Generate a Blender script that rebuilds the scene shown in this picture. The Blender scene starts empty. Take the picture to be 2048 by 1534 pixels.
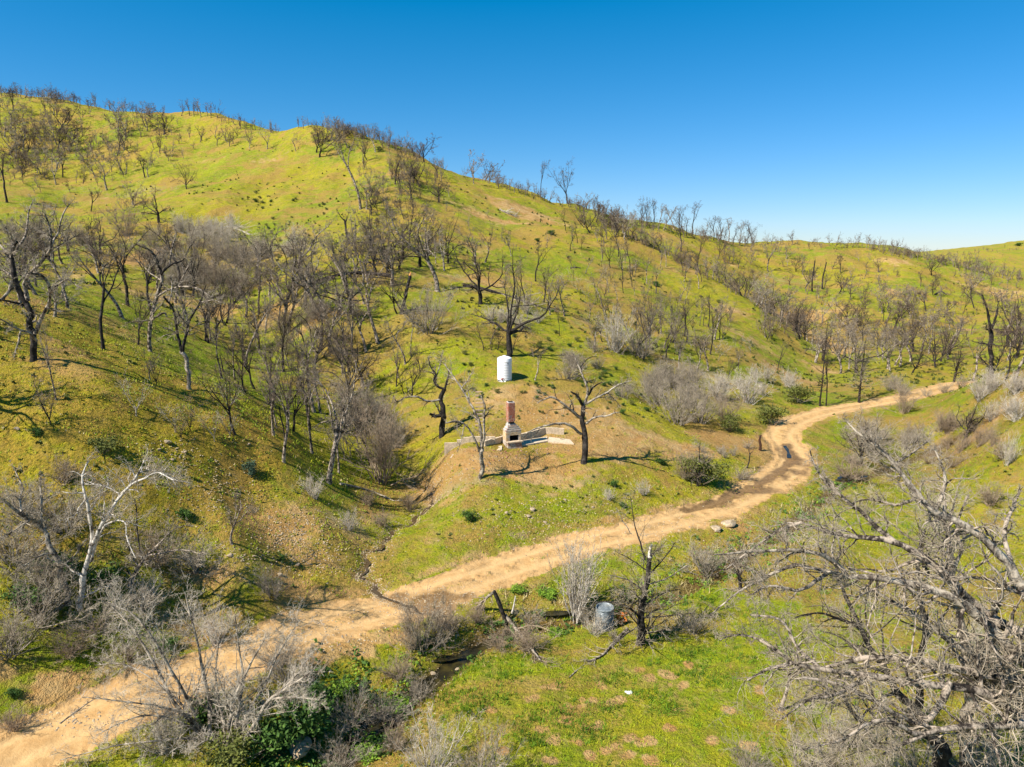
import bpy, math, random, re
import numpy as np
from mathutils import Vector
sc = bpy.context.scene
# ---------------------------------------------------------------- camera
PITCH = math.radians(11.19); CAMZ = 21.0; FPX = 1365.3
cam_d = bpy.data.cameras.new('camera'); cam = bpy.data.objects.new('camera', cam_d)
sc.collection.objects.link(cam); sc.camera = cam
cam.location = (0, 0, CAMZ); cam.rotation_euler = (math.pi/2 - PITCH, 0, 0)
cam_d.sensor_width = 36.0; cam_d.lens = 36.0*FPX/2048.0
cam_d.clip_start = 0.1; cam_d.clip_end = 6000
# ---------------------------------------------------------------- sky and sun
world = bpy.data.worlds.new('World'); sc.world = world; world.use_nodes = True
wn = world.node_tree.nodes; wl = world.node_tree.links
SUN_EL = 47.0; SUN_AZ = -122.0            # azimuth clockwise from +Y
sky = wn.new('ShaderNodeTexSky'); sky.sky_type = 'NISHITA'; sky.sun_disc = False
sky.sun_elevation = math.radians(SUN_EL); sky.sun_rotation = math.radians(SUN_AZ)
sky.altitude = 300; sky.air_density = 1.0; sky.dust_density = 0.0; sky.ozone_density = 3.2
hs = wn.new('ShaderNodeHueSaturation'); hs.inputs['Saturation'].default_value = 1.30; hs.inputs['Hue'].default_value = .497
tint = wn.new('ShaderNodeMix'); tint.data_type = 'RGBA'; tint.blend_type = 'MULTIPLY'; tint.inputs[0].default_value = 1
tint.inputs[7].default_value = (.86, .97, 1.12, 1); wl.new(sky.outputs[0], tint.inputs[6]); wl.new(tint.outputs[2], hs.inputs['Color']); sepw = wn.new('ShaderNodeSeparateColor'); comw = wn.new('ShaderNodeCombineColor'); wl.new(hs.outputs[0], sepw.inputs[0])
def wmath(op, a, b):
    n = wn.new('ShaderNodeMath'); n.operation = op
    wl.new(a, n.inputs[0]); n.inputs[1].default_value = b; return n.outputs[0]
for k, (off_, pw, gain) in enumerate([(.145, .86, .93), (0, .78, 1.20), (0, .92, 1.08)]):
    o_ = wmath('MULTIPLY', wmath('POWER', wmath('MAXIMUM', wmath('SUBTRACT', sepw.outputs[k], off_), .0), pw), gain); wl.new(o_, comw.inputs[k])
wl.new(comw.outputs[0], wn['Background'].inputs[0])
wn['Background'].inputs[1].default_value = 0.0705
sun_d = bpy.data.lights.new('sun', 'SUN'); sun_d.energy = 4.8; sun_d.angle = math.radians(0.53)
sun_d.color = (1.0, 0.945, 0.86)
sun = bpy.data.objects.new('sun', sun_d); sc.collection.objects.link(sun)
sv = Vector((math.sin(math.radians(SUN_AZ))*math.cos(math.radians(SUN_EL)),
             math.cos(math.radians(SUN_AZ))*math.cos(math.radians(SUN_EL)), math.sin(math.radians(SUN_EL))))
sun.rotation_euler = sv.to_track_quat('Z', 'Y').to_euler(); sun.location = sv*200
sc.view_settings.view_transform = 'Standard'; sc.view_settings.look = 'None'
sc.view_settings.gamma = 1.0; sc.view_settings.use_curve_mapping = False
sc.view_settings.exposure = 0.90
sc.render.engine = 'CYCLES'
sc.cycles.max_bounces = 4; sc.cycles.diffuse_bounces = 2; sc.cycles.transparent_max_bounces = 6
# ---------------------------------------------------------------- small helpers
COL = sc.collection
rng = np.random.default_rng(7)
CP, SP = math.cos(PITCH), math.sin(PITCH)
def ray(px, py):
    xc = (np.asarray(px, float)-1024)/FPX; yc = -(np.asarray(py, float)-767)/FPX
    return xc/(CP+yc*SP), (-SP+yc*CP)/(CP+yc*SP)      # dx/dY , dz/dY
def pt(px, py, Y=None, z=None):
    sx, sz = ray(px, py)
    if Y is None: Y = (z-CAMZ)/sz
    return np.array([sx*Y, Y, CAMZ+sz*Y])
def hash01(ix, iy, seed):
    h = (ix.astype(np.int64)*374761393 + iy.astype(np.int64)*668265263 + seed*982451653) & 0x7fffffff
    h = (h ^ (h >> 13))*1274126177 & 0x7fffffff
    h = (h ^ (h >> 16))*1103515245 & 0x7fffffff
    return ((h ^ (h >> 15)) & 0xffff)/65535.0
def vnoise(x, y, seed=0):
    ix = np.floor(x); iy = np.floor(y); fx = x-ix; fy = y-iy
    fx = fx*fx*(3-2*fx); fy = fy*fy*(3-2*fy)
    a = hash01(ix, iy, seed); b = hash01(ix+1, iy, seed); c = hash01(ix, iy+1, seed); d = hash01(ix+1, iy+1, seed)
    return (a*(1-fx)+b*fx)*(1-fy)+(c*(1-fx)+d*fx)*fy
def fbm(x, y, seed=0, o=4):
    s = 0; a = .5; t = 0
    for i in range(o):
        s = s+a*vnoise(x*1.0, y*1.0, seed+i*17); t += a; a *= .5
        x, y = x*1.72+y*1.05+3.1, y*1.72-x*1.05+7.7
    return s/t
def sstep(a, b, x):
    t = np.clip((x-a)/(b-a), 0, 1); return t*t*(3-2*t)
def mesh_np(name, V, F, mat=None, smooth=False, uvdata=None):
    """V (N,3) floats, F (M,k) ints -> mesh"""
    me = bpy.data.meshes.new(name)
    V = np.asarray(V, np.float32); F = np.asarray(F, np.int32); M, k = F.shape
    me.vertices.add(len(V)); me.vertices.foreach_set('co', V.ravel())
    me.loops.add(M*k); me.loops.foreach_set('vertex_index', F.ravel())
    me.polygons.add(M); me.polygons.foreach_set('loop_start', np.arange(M, dtype=np.int32)*k)
    me.polygons.foreach_set('loop_total', np.full(M, k, np.int32))
    me.polygons.foreach_set('use_smooth', np.full(M, bool(smooth)))
    me.update(calc_edges=True)
    if mat is not None: me.materials.append(mat)
    return me
def link(name, me, parent=None, loc=None, **props):
    o = bpy.data.objects.new(name, me); COL.objects.link(o)
    if parent is not None: o.parent = parent
    if loc is not None: o.location = loc
    for k, v in props.items(): o[k] = v
    return o
# ---------------------------------------------------------------- node helpers
def newmat(name, rough=0.9, spec=0.25):
    m = bpy.data.materials.new(name); m.use_nodes = True
    nt = m.node_tree; b = nt.nodes['Principled BSDF']
    b.inputs['Roughness'].default_value = rough; b.inputs['Specular IOR Level'].default_value = spec
    return m, nt, b
class NB:
    def __init__(s, nt): s.nt = nt; s.n = nt.nodes; s.l = nt.links
    def _in(s, sock, v):
        if hasattr(v, 'is_output') or isinstance(v, bpy.types.NodeSocket): s.l.new(v, sock)
        else: sock.default_value = v
    def math(s, op, a, b=None, c=None, clamp=False):
        n = s.n.new('ShaderNodeMath'); n.operation = op; n.use_clamp = clamp
        s._in(n.inputs[0], a)
        if b is not None: s._in(n.inputs[1], b)
        if c is not None: s._in(n.inputs[2], c)
        return n.outputs[0]
    def noise(s, scale, detail=3, rough=.55, vec=None, dist=0.0, out=0):
        n = s.n.new('ShaderNodeTexNoise'); n.inputs['Scale'].default_value = scale
        n.inputs['Detail'].default_value = detail; n.inputs['Roughness'].default_value = rough
        n.inputs['Distortion'].default_value = dist
        if vec is not None: s.l.new(vec, n.inputs['Vector'])
        return n.outputs[out]
    def step(s, v, a, b):
        n = s.n.new('ShaderNodeMapRange'); n.interpolation_type = 'SMOOTHSTEP'
        s._in(n.inputs[0], v); n.inputs[1].default_value = a; n.inputs[2].default_value = b
        return n.outputs[0]
    def mix(s, f, a, b):
        n = s.n.new('ShaderNodeMix'); n.data_type = 'RGBA'
        s._in(n.inputs[0], f)
        for k, v in ((6, a), (7, b)):
            if isinstance(v, tuple): n.inputs[k].default_value = (*v[:3], 1)
            else: s.l.new(v, n.inputs[k])
        return n.outputs[2]
    def pos(s):
        return s.n.new('ShaderNodeNewGeometry').outputs['Position']
    def objc(s): return s.n.new('ShaderNodeTexCoord').outputs['Object']
    def scale(s, vec, v):
        n = s.n.new('ShaderNodeMapping'); s.l.new(vec, n.inputs[0]); n.inputs['Scale'].default_value = v
        return n.outputs[0]
    def attr(s, name):
        n = s.n.new('ShaderNodeAttribute'); n.attribute_name = name; return n
    def bump(s, h, strength=.5, dist=.1):
        n = s.n.new('ShaderNodeBump'); n.inputs['Strength'].default_value = strength
        n.inputs['Distance'].default_value = dist; s.l.new(h, n.inputs['Height']); return n.outputs[0]
# ================================================================ THE LAND
# survey points: (image x, image y of the spot as surveyed, distance Y in metres, or None) , height z or None
CT = []
def cz(l):
    for px, py, z in l: CT.append(pt(px, py, z=z))
def cy(l):
    for px, py, Y in l: CT.append(pt(px, py, Y=Y))
# valley floor, meadow and road
cz([(1300,1500,0),(1300,1350,0),(1600,1400,0),(1600,1250,0),(1900,1250,0),(2040,1500,.3),(1000,1450,0),(1000,1330,0),
    (1400,1200,0),(1700,1100,-.2),(1900,1000,0),(1750,960,-.3),(1900,890,-.2),(1750,870,0),(700,1500,0),(1300,1650,0),(2040,1200,.2),(2040,1050,.5),
    (0,1520,.7),(200,1420,.7),(400,1340,.6),(600,1260,.4),(800,1185,.2),(1000,1130,.4),(1200,1080,.6),(1400,1010,.7),
    (1550,950,.6),(1590,900,.6),(1570,860,.9),(1650,820,1.1),(1750,803,1.2),(1850,785,1.4),(1920,768,1.7),
    (1025,893,3.5),(900,915,3.5),(1170,920,3.4),(960,950,3.2),(1150,885,3.6),(1300,900,2.8),(1400,900,2.0),(1250,862,4.0),
    (1450,870,1.6),(1000,1000,2.3),(1100,1060,.9),(1200,980,2.1),(900,1080,1.1),(860,1000,.8),(1350,960,1.5),(820,1100,.7),
    (1500,800,2.2),(1300,800,4.2),(1700,780,1.6),(1800,760,2.6),(730,1120,.6),(800,1040,.7)])
# slope with the tank and the hill face above it
cy([(1010,762,73),(1020,700,82),(1010,600,104),(960,570,112),(870,580,106),(900,450,155),(850,350,198),(700,400,175),(620,330,212),
    (1100,700,84),(1200,700,88),(1350,700,97),(1500,700,108),(1600,740,112),(1400,600,138),(1250,550,143),(1100,500,148),(1300,480,198),(1000,430,182),
    (820,640,88),(880,870,64),(780,800,74),(800,720,80),(760,640,90),(601,558,106),(660,520,116),(750,500,124),(540,450,158),(460,350,205),(560,300,232),
    (700,620,90),(640,650,87)])
# gully between the two spurs
cy([(840,960,58.5),(760,900,63),(700,830,70),(640,750,78),(570,680,90),(480,600,108),(430,540,124),(360,470,148),(300,420,172),(250,440,160),(180,520,122),(120,560,100),(60,540,96),
    (200,560,98),(330,600,96),(420,680,84)])
# near left spur
cy([(70,722,46),(380,777,53),(204,697,55),(461,868,47.5),(561,922,48),(656,963,50.5),(100,846,40.5),(300,950,40.5),(500,1000,44),(463,1085,38.5),
    (160,1200,32.6),(0,1000,36.5),(0,1200,30.8),(0,1400,26.9),(250,1300,30.6),(400,1200,35.8),(600,1150,39.6),(640,1060,43),
    (0,590,58),(130,625,60),(260,690,59),(400,762,57),(520,825,57),(620,885,57),(250,800,45),(-200,560,56),(-300,900,34),(-300,1300,26.5)])
# far hillsides
cy([(200,400,205),(200,300,262),(0,400,188),(0,300,255),(330,330,232),(400,270,270),(-300,300,230),(-300,150,330),(100,460,160),(-200,450,140)])
# skyline
SKYL = [(0,184,330),(150,203,318),(300,224,300),(420,230,290),(480,246,280),(540,263,262),(620,249,243),(700,263,240),(800,296,235),(900,336,230),
    (1000,369,226),(1100,396,226),(1200,422,232),(1300,450,246),(1400,471,265),(1500,486,285),(1600,485,300),(1700,489,300),(1800,505,296),(1900,526,296),(2048,562,300),(2300,600,300)]
cy(SKYL)
for px, py, Y in SKYL:                      # the back slopes fall away
    p = pt(px, py, Y=Y); s = (Y+70)/Y
    CT.append(np.array([p[0]*s, Y+70, p[2]-16])); s = (Y+190)/Y
    CT.append(np.array([p[0]*s, Y+190, min(p[2]-40, 10)]))
# second spur: its edge, the draw hidden behind it and the opposite slope
cy([(1190,436,222),(1350,515,186),(1450,566,166),(1530,612,150),(1600,668,134),(1640,735,117)])
for px, py, Y, dz in [(1240,450,226,-3),(1420,530,202,-5),(1510,575,186,-5),(1590,630,170,-4),(1660,690,146,-2)]:
    p = pt(px, py, Y=Y); p[2] += dz; CT.append(p)
cy([(1560,540,248),(1700,600,190),(1800,700,132),(1900,640,172),(2048,620,182),(1700,540,250),(1850,560,240),(2000,590,240),(1720,700,135)])
# bank on the right of the road
cy([(2048,752,72),(1990,800,70),(1960,850,68),(2048,830,62),(2048,900,56),(2200,780,60),(2300,1000,50),(1930,800,76)])
# far hill
cy([(1880,512,760),(1960,500,820),(2048,488,860),(2200,470,900),(1950,530,640),(2048,540,640)])
for px in (-400, 200, 900, 1500, 2000, 2400):
    CT.append(np.array([ray(px,500)[0]*1500, 1500, 0.0]))
for x in (-60, 0, 60):
    CT.append(np.array([x, -10.0, 1.0 if x < 0 else 0]))
CT = np.array(CT)
OFF = 20.0
def uv_of(x, y): return x/(y+OFF), np.log(y+OFF)
cu, cv = uv_of(CT[:,0], CT[:,1]); cu = cu*1.6
def tps(r2): return 0.5*r2*np.log(r2+1e-12)
N = len(CT)
A = np.zeros((N+3, N+3)); d2 = (cu[:,None]-cu[None])**2+(cv[:,None]-cv[None])**2
A[:N,:N] = tps(d2)+np.eye(N)*2e-4; A[:N,N] = 1; A[:N,N+1] = cu; A[:N,N+2] = cv; A[N:,:N] = A[:N,N:].T
W = np.linalg.solve(A, np.concatenate([CT[:,2]/(CT[:,1]+OFF), [0,0,0]]))
def rbf(x, y):
    u, v = uv_of(x, y); u = u*1.6; out = np.empty(u.shape); uf = u.ravel(); vf = v.ravel(); o = out.ravel()
    for i in range(0, len(uf), 40000):
        a = uf[i:i+40000, None]; b = vf[i:i+40000, None]
        o[i:i+40000] = tps((a-cu)**2+(b-cv)**2)@W[:N]+W[N]+W[N+1]*a[:,0]+W[N+2]*b[:,0]
    return out*(y+OFF)
# grid, finer where it is near
ug = np.concatenate([np.linspace(-1.9,-.80,36,endpoint=False), np.linspace(-.80,.80,570,endpoint=False), np.linspace(.80,1.9,37)])
yg = np.concatenate([np.linspace(-12,17,22,endpoint=False), np.exp(np.linspace(math.log(17+OFF), math.log(130+OFF), 440, endpoint=False))-OFF,
     np.exp(np.linspace(math.log(130+OFF), math.log(340+OFF), 150, endpoint=False))-OFF, np.exp(np.linspace(math.log(340+OFF), math.log(1500+OFF), 46))-OFF])
# coarse solve then cubic-free bilinear refine is visible, so solve on a half grid and interpolate
us = ug[::2] if len(ug)%2 else np.append(ug[::2], ug[-1]); ys = yg[::2] if len(yg)%2 else np.append(yg[::2], yg[-1])
Us, Ys = np.meshgrid(us, ys); Zs = rbf(Us*(Ys+OFF), Ys)
def grid_interp(Z, ua, ya, x, y):
    u = np.asarray(x, float)/(np.asarray(y, float)+OFF)
    fu = np.interp(u, ua, np.arange(len(ua))); fy = np.interp(y, ya, np.arange(len(ya)))
    iu = np.minimum(fu.astype(int), len(ua)-2); iy = np.minimum(fy.astype(int), len(ya)-2); fu = fu-iu; fy = fy-iy
    return (Z[iy,iu]*(1-fu)+Z[iy,iu+1]*fu)*(1-fy)+(Z[iy+1,iu]*(1-fu)+Z[iy+1,iu+1]*fu)*fy
def march(px, py, Hf):
    """where the sight line through a surveyed spot meets the land"""
    px = np.atleast_1d(np.asarray(px, float)); py = np.atleast_1d(np.asarray(py, float))
    sx, sz = ray(px, py); Y = np.exp(np.linspace(math.log(12), math.log(1100), 1500))
    X = sx[:,None]*Y; Zr = CAMZ+sz[:,None]*Y; D = Zr-Hf(X, np.broadcast_to(Y, X.shape))
    hit = D < 0; k = np.where(hit.any(1), hit.argmax(1), len(Y)-1); k = np.maximum(k, 1); r = np.arange(len(px))
    a, b = D[r,k-1], D[r,k]; t = np.clip(a/(a-b+1e-9), 0, 1); Yh = Y[k-1]+(Y[k]-Y[k-1])*t
    return np.stack([sx*Yh, Yh, CAMZ+sz*Yh], 1)
H0 = lambda x, y: grid_interp(Zs, us, ys, x, y)
def poly_world(P, n=6):
    P = np.array(P, float); t = np.arange(len(P)); tt = np.linspace(0, len(P)-1, (len(P)-1)*n+1)
    # catmull-rom through the points
    Q = []
    for s in tt:
        i = min(int(s), len(P)-2); f = s-i; p0 = P[max(i-1,0)]; p1 = P[i]; p2 = P[i+1]; p3 = P[min(i+2,len(P)-1)]
        Q.append(.5*((2*p1)+(-p0+p2)*f+(2*p0-5*p1+4*p2-p3)*f*f+(-p0+3*p1-3*p2+p3)*f**3))
    Q = np.array(Q); W3 = march(Q[:,0], Q[:,1], H0); return W3
ROAD_PX = [(-260,1640),(0,1515),(200,1425),(400,1345),(600,1262),(740,1225),(850,1190),(1000,1140),(1150,1092),(1300,1055),(1420,1020),(1520,975),(1582,932),(1577,895),(1562,868),(1598,840),(1660,821),(1750,806),(1830,789),(1900,772),(1945,762)]
CREEK_PX = [(600,1600),(700,1480),(780,1398),(855,1335),(935,1275),(1020,1238),(1110,1226),(1200,1212),(1330,1180),(1450,1125),(1560,1065),(1640,1000),(1700,958),(1800,925),(1870,893),(1925,862)]
TRICK_PX = [(795,940),(845,965),(868,990),(850,1015),(800,1048),(752,1090),(727,1128),(742,1165),(790,1197),(850,1216),(915,1240)]
DITCH_PX = [(1570,890),(1577,905),(1577,920),(1560,942),(1526,962),(1480,982),(1430,1002),(1380,1016)]
ROAD = poly_world(ROAD_PX); CREEK = poly_world(CREEK_PX); TRICK = poly_world(TRICK_PX); _k = np.arange(len(TRICK)); TRICK[:,0] += .28*np.sin(_k*.93)+.2*np.sin(_k*1.7+1); TRICK[:,1] += .22*np.sin(_k*1.21+2); DITCH = poly_world(DITCH_PX)
def dist_poly(x, y, P, ymin=None):
    """distance in plan to a polyline, signed side, and the line's own z there"""
    best = np.full(x.shape, 1e9); zz = np.zeros(x.shape); side = np.zeros(x.shape); al = np.zeros(x.shape); L = 0
    for i in range(len(P)-1):
        ax, ay, az = P[i]; bx, by, bz = P[i+1]; dx, dy = bx-ax, by-ay; l2 = dx*dx+dy*dy+1e-9
        t = np.clip(((x-ax)*dx+(y-ay)*dy)/l2, 0, 1); ex = x-(ax+t*dx); ey = y-(ay+t*dy); d = np.sqrt(ex*ex+ey*ey); m = d < best
        best = np.where(m, d, best); zz = np.where(m, az+t*(bz-az), zz); side = np.where(m, np.sign(dx*ey-dy*ex), side)
        al = np.where(m, L+t*math.sqrt(l2), al); L += math.sqrt(l2)
    return best, side, zz, al
U, Yg = np.meshgrid(ug, yg); X = U*(Yg+OFF)
Z = H0(X, Yg)
near = (Yg > 15) & (Yg < 150)
rows = np.where((yg > -13) & (yg < 150))[0]; rs = slice(rows[0], rows[-1]+1)
Xn, Yn = X[rs], Yg[rs]
d_road, s_road, z_road, a_road = dist_poly(Xn, Yn, ROAD); d_creek, s_creek, z_creek, a_creek = dist_poly(Xn, Yn, CREEK)
d_trick, _, z_trick, a_trick = dist_poly(Xn, Yn, TRICK); d_ditch, _, z_ditch, _ = dist_poly(Xn, Yn, DITCH)
def full(a, fill): o = np.full(X.shape, float(fill)); o[rs] = a; return o
d_road, s_road, z_road, a_road = full(d_road, 99), full(s_road, 0), full(z_road, 0), full(a_road, 0)
d_creek, z_creek, d_trick, z_trick, d_ditch, z_ditch = full(d_creek, 99), full(z_creek, 0), full(d_trick, 99), full(z_trick, 0), full(d_ditch, 99), full(z_ditch, 0)
edge = (fbm(X/1.6, Yg/1.6, 5)-.5)*1.3+(fbm(X/.35, Yg/.35, 6, 2)-.5)*.5
RW = 1.72+.12*sstep(60, 45, Yg)+.2*np.sin(a_road*.11)
# relief
far = sstep(60, 200, Yg)
px0 = march([1010],[898],H0)[0]
flat = (1-np.exp(-(d_road/3.5)**2)*.9)*(1-.93*np.exp(-((X-px0[0])/9)**4-((Yg-px0[1])/3.5)**4))
Z += flat*((fbm(X/34, Yg/34, 1, 3)-.5)*(1.0+3.6*far)+(fbm(X/9, Yg/9, 2, 3)-.5)*(.7+1.3*far)*sstep(18, 34, Yg)*(.35+.65*sstep(.8, 3, Z)) )
Z += (fbm(X/2.2, Yg/2.2, 3, 4)-.5)*(.26+.45*sstep(1.2, 4, Z))*(.25+.75*flat)+(fbm(X/.45, Yg/.45, 4, 2)-.5)*.07
# soft gullies running down the hill faces
gul = np.abs(fbm(X/26+.35*fbm(X/12, Yg/12, 31), Yg/70, 21, 3)-.5)*2
Z -= far*np.exp(-(gul/.22)**2)*1.1*sstep(330, 230, Yg)
# road bed, its bank and the creek
wb = np.exp(-(d_road/2.6)**4)
Z = Z*(1-wb)+(z_road+.02*np.cos(d_road*2.1*math.pi/1.0)*0+(-.07*np.exp(-((d_road-.85)/.32)**2))+(fbm(X/.8, Yg/.8, 8, 3)-.5)*.09)*wb
cw = .45+.7*fbm(X/3, Yg/3, 9, 2)+.55*np.exp(-((Yg-28)/6)**2)
up = sstep(46, 38, Yg)
Z -= (.18+.42*up)*np.exp(-(d_creek/cw)**2)+.2*np.exp(-(d_creek/3)**2)
Z -= .17*np.exp(-((d_trick+(fbm(X/.6, Yg/.6, 51, 2)-.5)*.5)/.34)**2)+.12*np.exp(-(d_trick/1.1)**2)
Z -= .09*np.exp(-(d_ditch/.3)**2)
H = lambda x, y: grid_interp(Z, ug, yg, x, y)
def ground(px, py): return march(px, py, H)
def blob(A, px, py, rx, ry, amt=1.0, ang=0.0):
    """a patch of soil or grass of real size lying on the land"""
    c, l, r, t, b = ground([px, px-rx, px+rx, px, px], [py, py, py, py-ry, py+ry])
    ax = max(np.hypot(*(r-l)[:2])/2, .3); ay = max(abs(t[1]-b[1])/2, .3); ay = min(ay, ax*6)
    ca, sa = math.cos(ang), math.sin(ang); dx = X-c[0]; dy = Yg-c[1]
    m = ((dx*ca+dy*sa)/ax)**2+((-dx*sa+dy*ca)/ay)**2; m = m*(.25+1.5*BN)+(BN2-.5)*.9
    A[...] = np.maximum(A, amt*np.exp(-m*.9)) if amt > 0 else A*(1-np.exp(-m*.9)*(-amt))
BN2 = fbm(X/.9, Yg/.9, 43, 3)+.5*(fbm(X/.3, Yg/.3, 44, 2)-.5)
BN = fbm(X/.55, Yg/.55, 41, 3)*.5+fbm(X/2.5, Yg/2.5, 42, 3)*.6
dirt = np.zeros(X.shape); lush = np.zeros(X.shape); straw = np.zeros(X.shape); wet = np.zeros(X.shape)
for b in [(1010,800,120,34,.7),(1120,830,130,32,1.15),(1090,800,90,30,.9),(1200,880,170,26,.95),(1010,925,150,28,1.3),(1180,895,120,20,1.1),(930,985,70,24,.6),(880,940,50,40,.9),(900,985,70,25,.35),
          (1330,888,120,18,.85),(1450,880,80,22,.9),(1350,720,60,12,.35),(1040,420,60,14,.9),(1080,440,50,8,.8),(1015,445,60,4,1.),(960,500,40,16,.5),(980,560,60,16,.7),
          (560,1050,130,66,.8),(120,730,110,24,.7),(240,800,110,24,.5),(60,820,60,20,.5),(180,960,90,30,.5),(700,600,70,24,.6),(560,620,60,30,.6),(760,700,50,30,.35),(900,640,60,16,.4),(1050,560,50,12,.5),(950,430,70,12,.6),(800,350,60,12,.5),(400,320,60,14,.4),(1350,480,60,10,.5),(1450,620,50,14,.6),(1500,680,40,14,.6),(620,1110,80,40,.5),(470,960,90,40,.5),(380,900,50,30,.3),(430,1150,110,30,.72),(340,1230,80,40,.7),(600,1180,90,25,.75),(1330,1030,50,20,.5),
          (440,620,50,26,.9),(330,600,60,30,.6),(640,600,50,20,.5),(620,640,40,30,.7),(280,520,60,40,.8),(250,470,50,20,.55),(540,640,30,20,.5),(200,540,50,30,.4),
          (200,400,60,14,.5),(540,320,50,10,.5),(1080,985,60,16,.45),(970,1010,60,16,.5),(860,1080,30,40,.5),(1180,1010,40,10,.5),(730,1030,30,60,.5),
          (60,640,60,12,.3),(1230,1040,60,10,.4),(1660,690,40,24,.8),(1570,630,30,14,.8),(1620,560,30,10,.6),(1700,660,40,10,.5),(1940,660,20,12,.8),(1690,520,40,6,.5),(1790,520,40,8,.6),
          (1780,580,30,8,.7),(2000,590,50,14,.6),(1960,650,30,12,.5),(1560,740,40,12,.6),(1600,760,60,10,.6),(1640,740,60,14,.6),(1930,890,40,12,.8),(1880,880,40,12,.6),
          (2020,860,40,30,.5),(100,1370,70,40,.7),(350,1250,70,40,.7),(0,1340,80,40,.6),(150,700,80,20,.6),(60,600,60,16,.55),(90,760,70,16,.45),(300,690,40,14,.4),
          (800,470,30,10,.5),(840,410,40,14,.4),(1200,570,40,10,.5),(1230,600,30,8,.4),(1170,560,40,12,.4),(700,1010,60,24,.4),(1400,550,40,10,.3),
          (640,1315,40,26,.8),(720,1300,50,20,.7),(800,1280,60,16,.6),(1480,1055,30,14,.9),(590,1500,60,36,.9),(690,460,60,10,.4),(660,360,60,10,.3),(880,530,60,14,.4)]:
    blob(dirt, *b)
# gopher mounds in the meadow
for px, py, r in [(1330,1348,9),(1345,1352,7),(1355,1370,14),(1300,1355,8),(1210,1370,12),(1120,1370,12),(1095,1375,9),(1175,1400,12),(1150,1410,16),(1230,1400,14),(1180,1449,20),(1240,1492,11),
                  (1110,1480,8),(1290,1482,14),(1210,1500,9),(1250,1510,12),(1150,1485,10),(1085,1460,8),(1100,1520,9),(1180,1510,8),(1340,1455,8),(1265,1475,9),(1300,1520,12),(1420,1480,9),
                  (1375,1330,9),(1280,1340,7),(1130,1440,6),(1360,1420,7),(1450,1420,12),(1500,1490,12),(1560,1420,9),(1060,1395,10),(1520,1380,10),(980,1420,5),(1010,1500,9)]:
    for q_ in range(4):
        a_ = rng.uniform(0, 6.28); rr = r*rng.uniform(.25, .75); blob(dirt, px+r*.9*math.cos(a_), py+r*.35*math.sin(a_), rr, rr*.5, rng.uniform(.7, 1.1))
for b in [(820,560,120,40,.8),(620,560,60,20,.9),(700,640,80,50,.6),(850,640,100,50,.9),(900,740,60,50,.8),(740,940,60,60,.6),(880,810,60,40,.8),(950,720,40,30,.6),
          (640,960,70,30,.7),(1000,1340,170,30,1.),(1380,1320,140,30,.7),(1700,1200,180,60,.9),(1750,1320,120,60,.6),(1350,1180,80,30,.6),(1800,1060,160,50,.7),(1000,1390,90,40,.6),
          (1850,940,120,30,.6),(1440,970,60,16,.7),(1420,1190,80,30,.8),(1500,760,60,20,.6),(1480,700,60,20,.6),(1700,870,80,16,.7),(450,320,70,30,.5),(1420,470,60,14,.4),
          (200,1020,120,80,.5),(560,960,40,30,.6),(160,1100,120,80,.6),(100,900,80,30,.4),(1860,720,60,12,.7),(1800,620,60,10,.6),(850,1370,80,30,.9),(780,1330,50,30,.7),(900,1440,60,50,.9),(870,1160,70,14,.6)]:
    blob(lush, *b)
for b in [(950,960,60,18,.8),(1060,940,60,10,.5),(900,970,60,20,.9),(1000,930,90,10,.6),(930,560,80,8,.8),(780,545,120,8,.5),(960,580,80,8,.7),(1380,740,80,16,.9),(1200,650,60,20,.6),(1180,960,80,14,.6),
          (1350,650,60,16,.4),(520,500,140,30,.6),(430,480,80,24,.7),(350,520,60,30,.5),(300,380,80,16,.5),(700,1060,60,40,.8),(640,1130,80,20,.6),(1250,1000,60,12,.4),(770,1035,40,30,.7),
          (2000,820,60,30,.6),(1900,840,80,14,.6),(2030,960,60,40,.4),(1440,800,80,20,.7),(1560,560,60,10,.6),(1280,870,120,12,.4),(1120,1100,40,8,.5),(1040,1070,90,14,.5),(240,480,100,20,.4),(180,380,120,14,.4)]:
    blob(straw, *b)
for b in [(860,1205,70,26,1.),(800,1195,40,14,.8),(930,1195,50,14,.7),(1582,915,22,26,1.),(1560,950,20,8,.9),(1480,985,40,5,.9),(1400,1013,40,5,.8),(1520,980,60,10,.8),(1440,1008,40,8,.8),(1600,945,24,10,.7)]:
    blob(wet, *b)
wet = np.maximum(wet, np.exp(-(d_creek/cw)**2)*.9); wet = np.maximum(wet, np.exp(-((d_ditch+(fbm(X/.9, Yg/.9, 53, 3)-.5)*1.1)/.62)**2)*1.1); wet = np.maximum(wet, np.exp(-((d_trick+(fbm(X/.5, Yg/.5, 52, 2)-.5)*.5)/.30)**2)*.72)
roadm = sstep(.55, -.35, d_road-RW+edge*.8)
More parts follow.
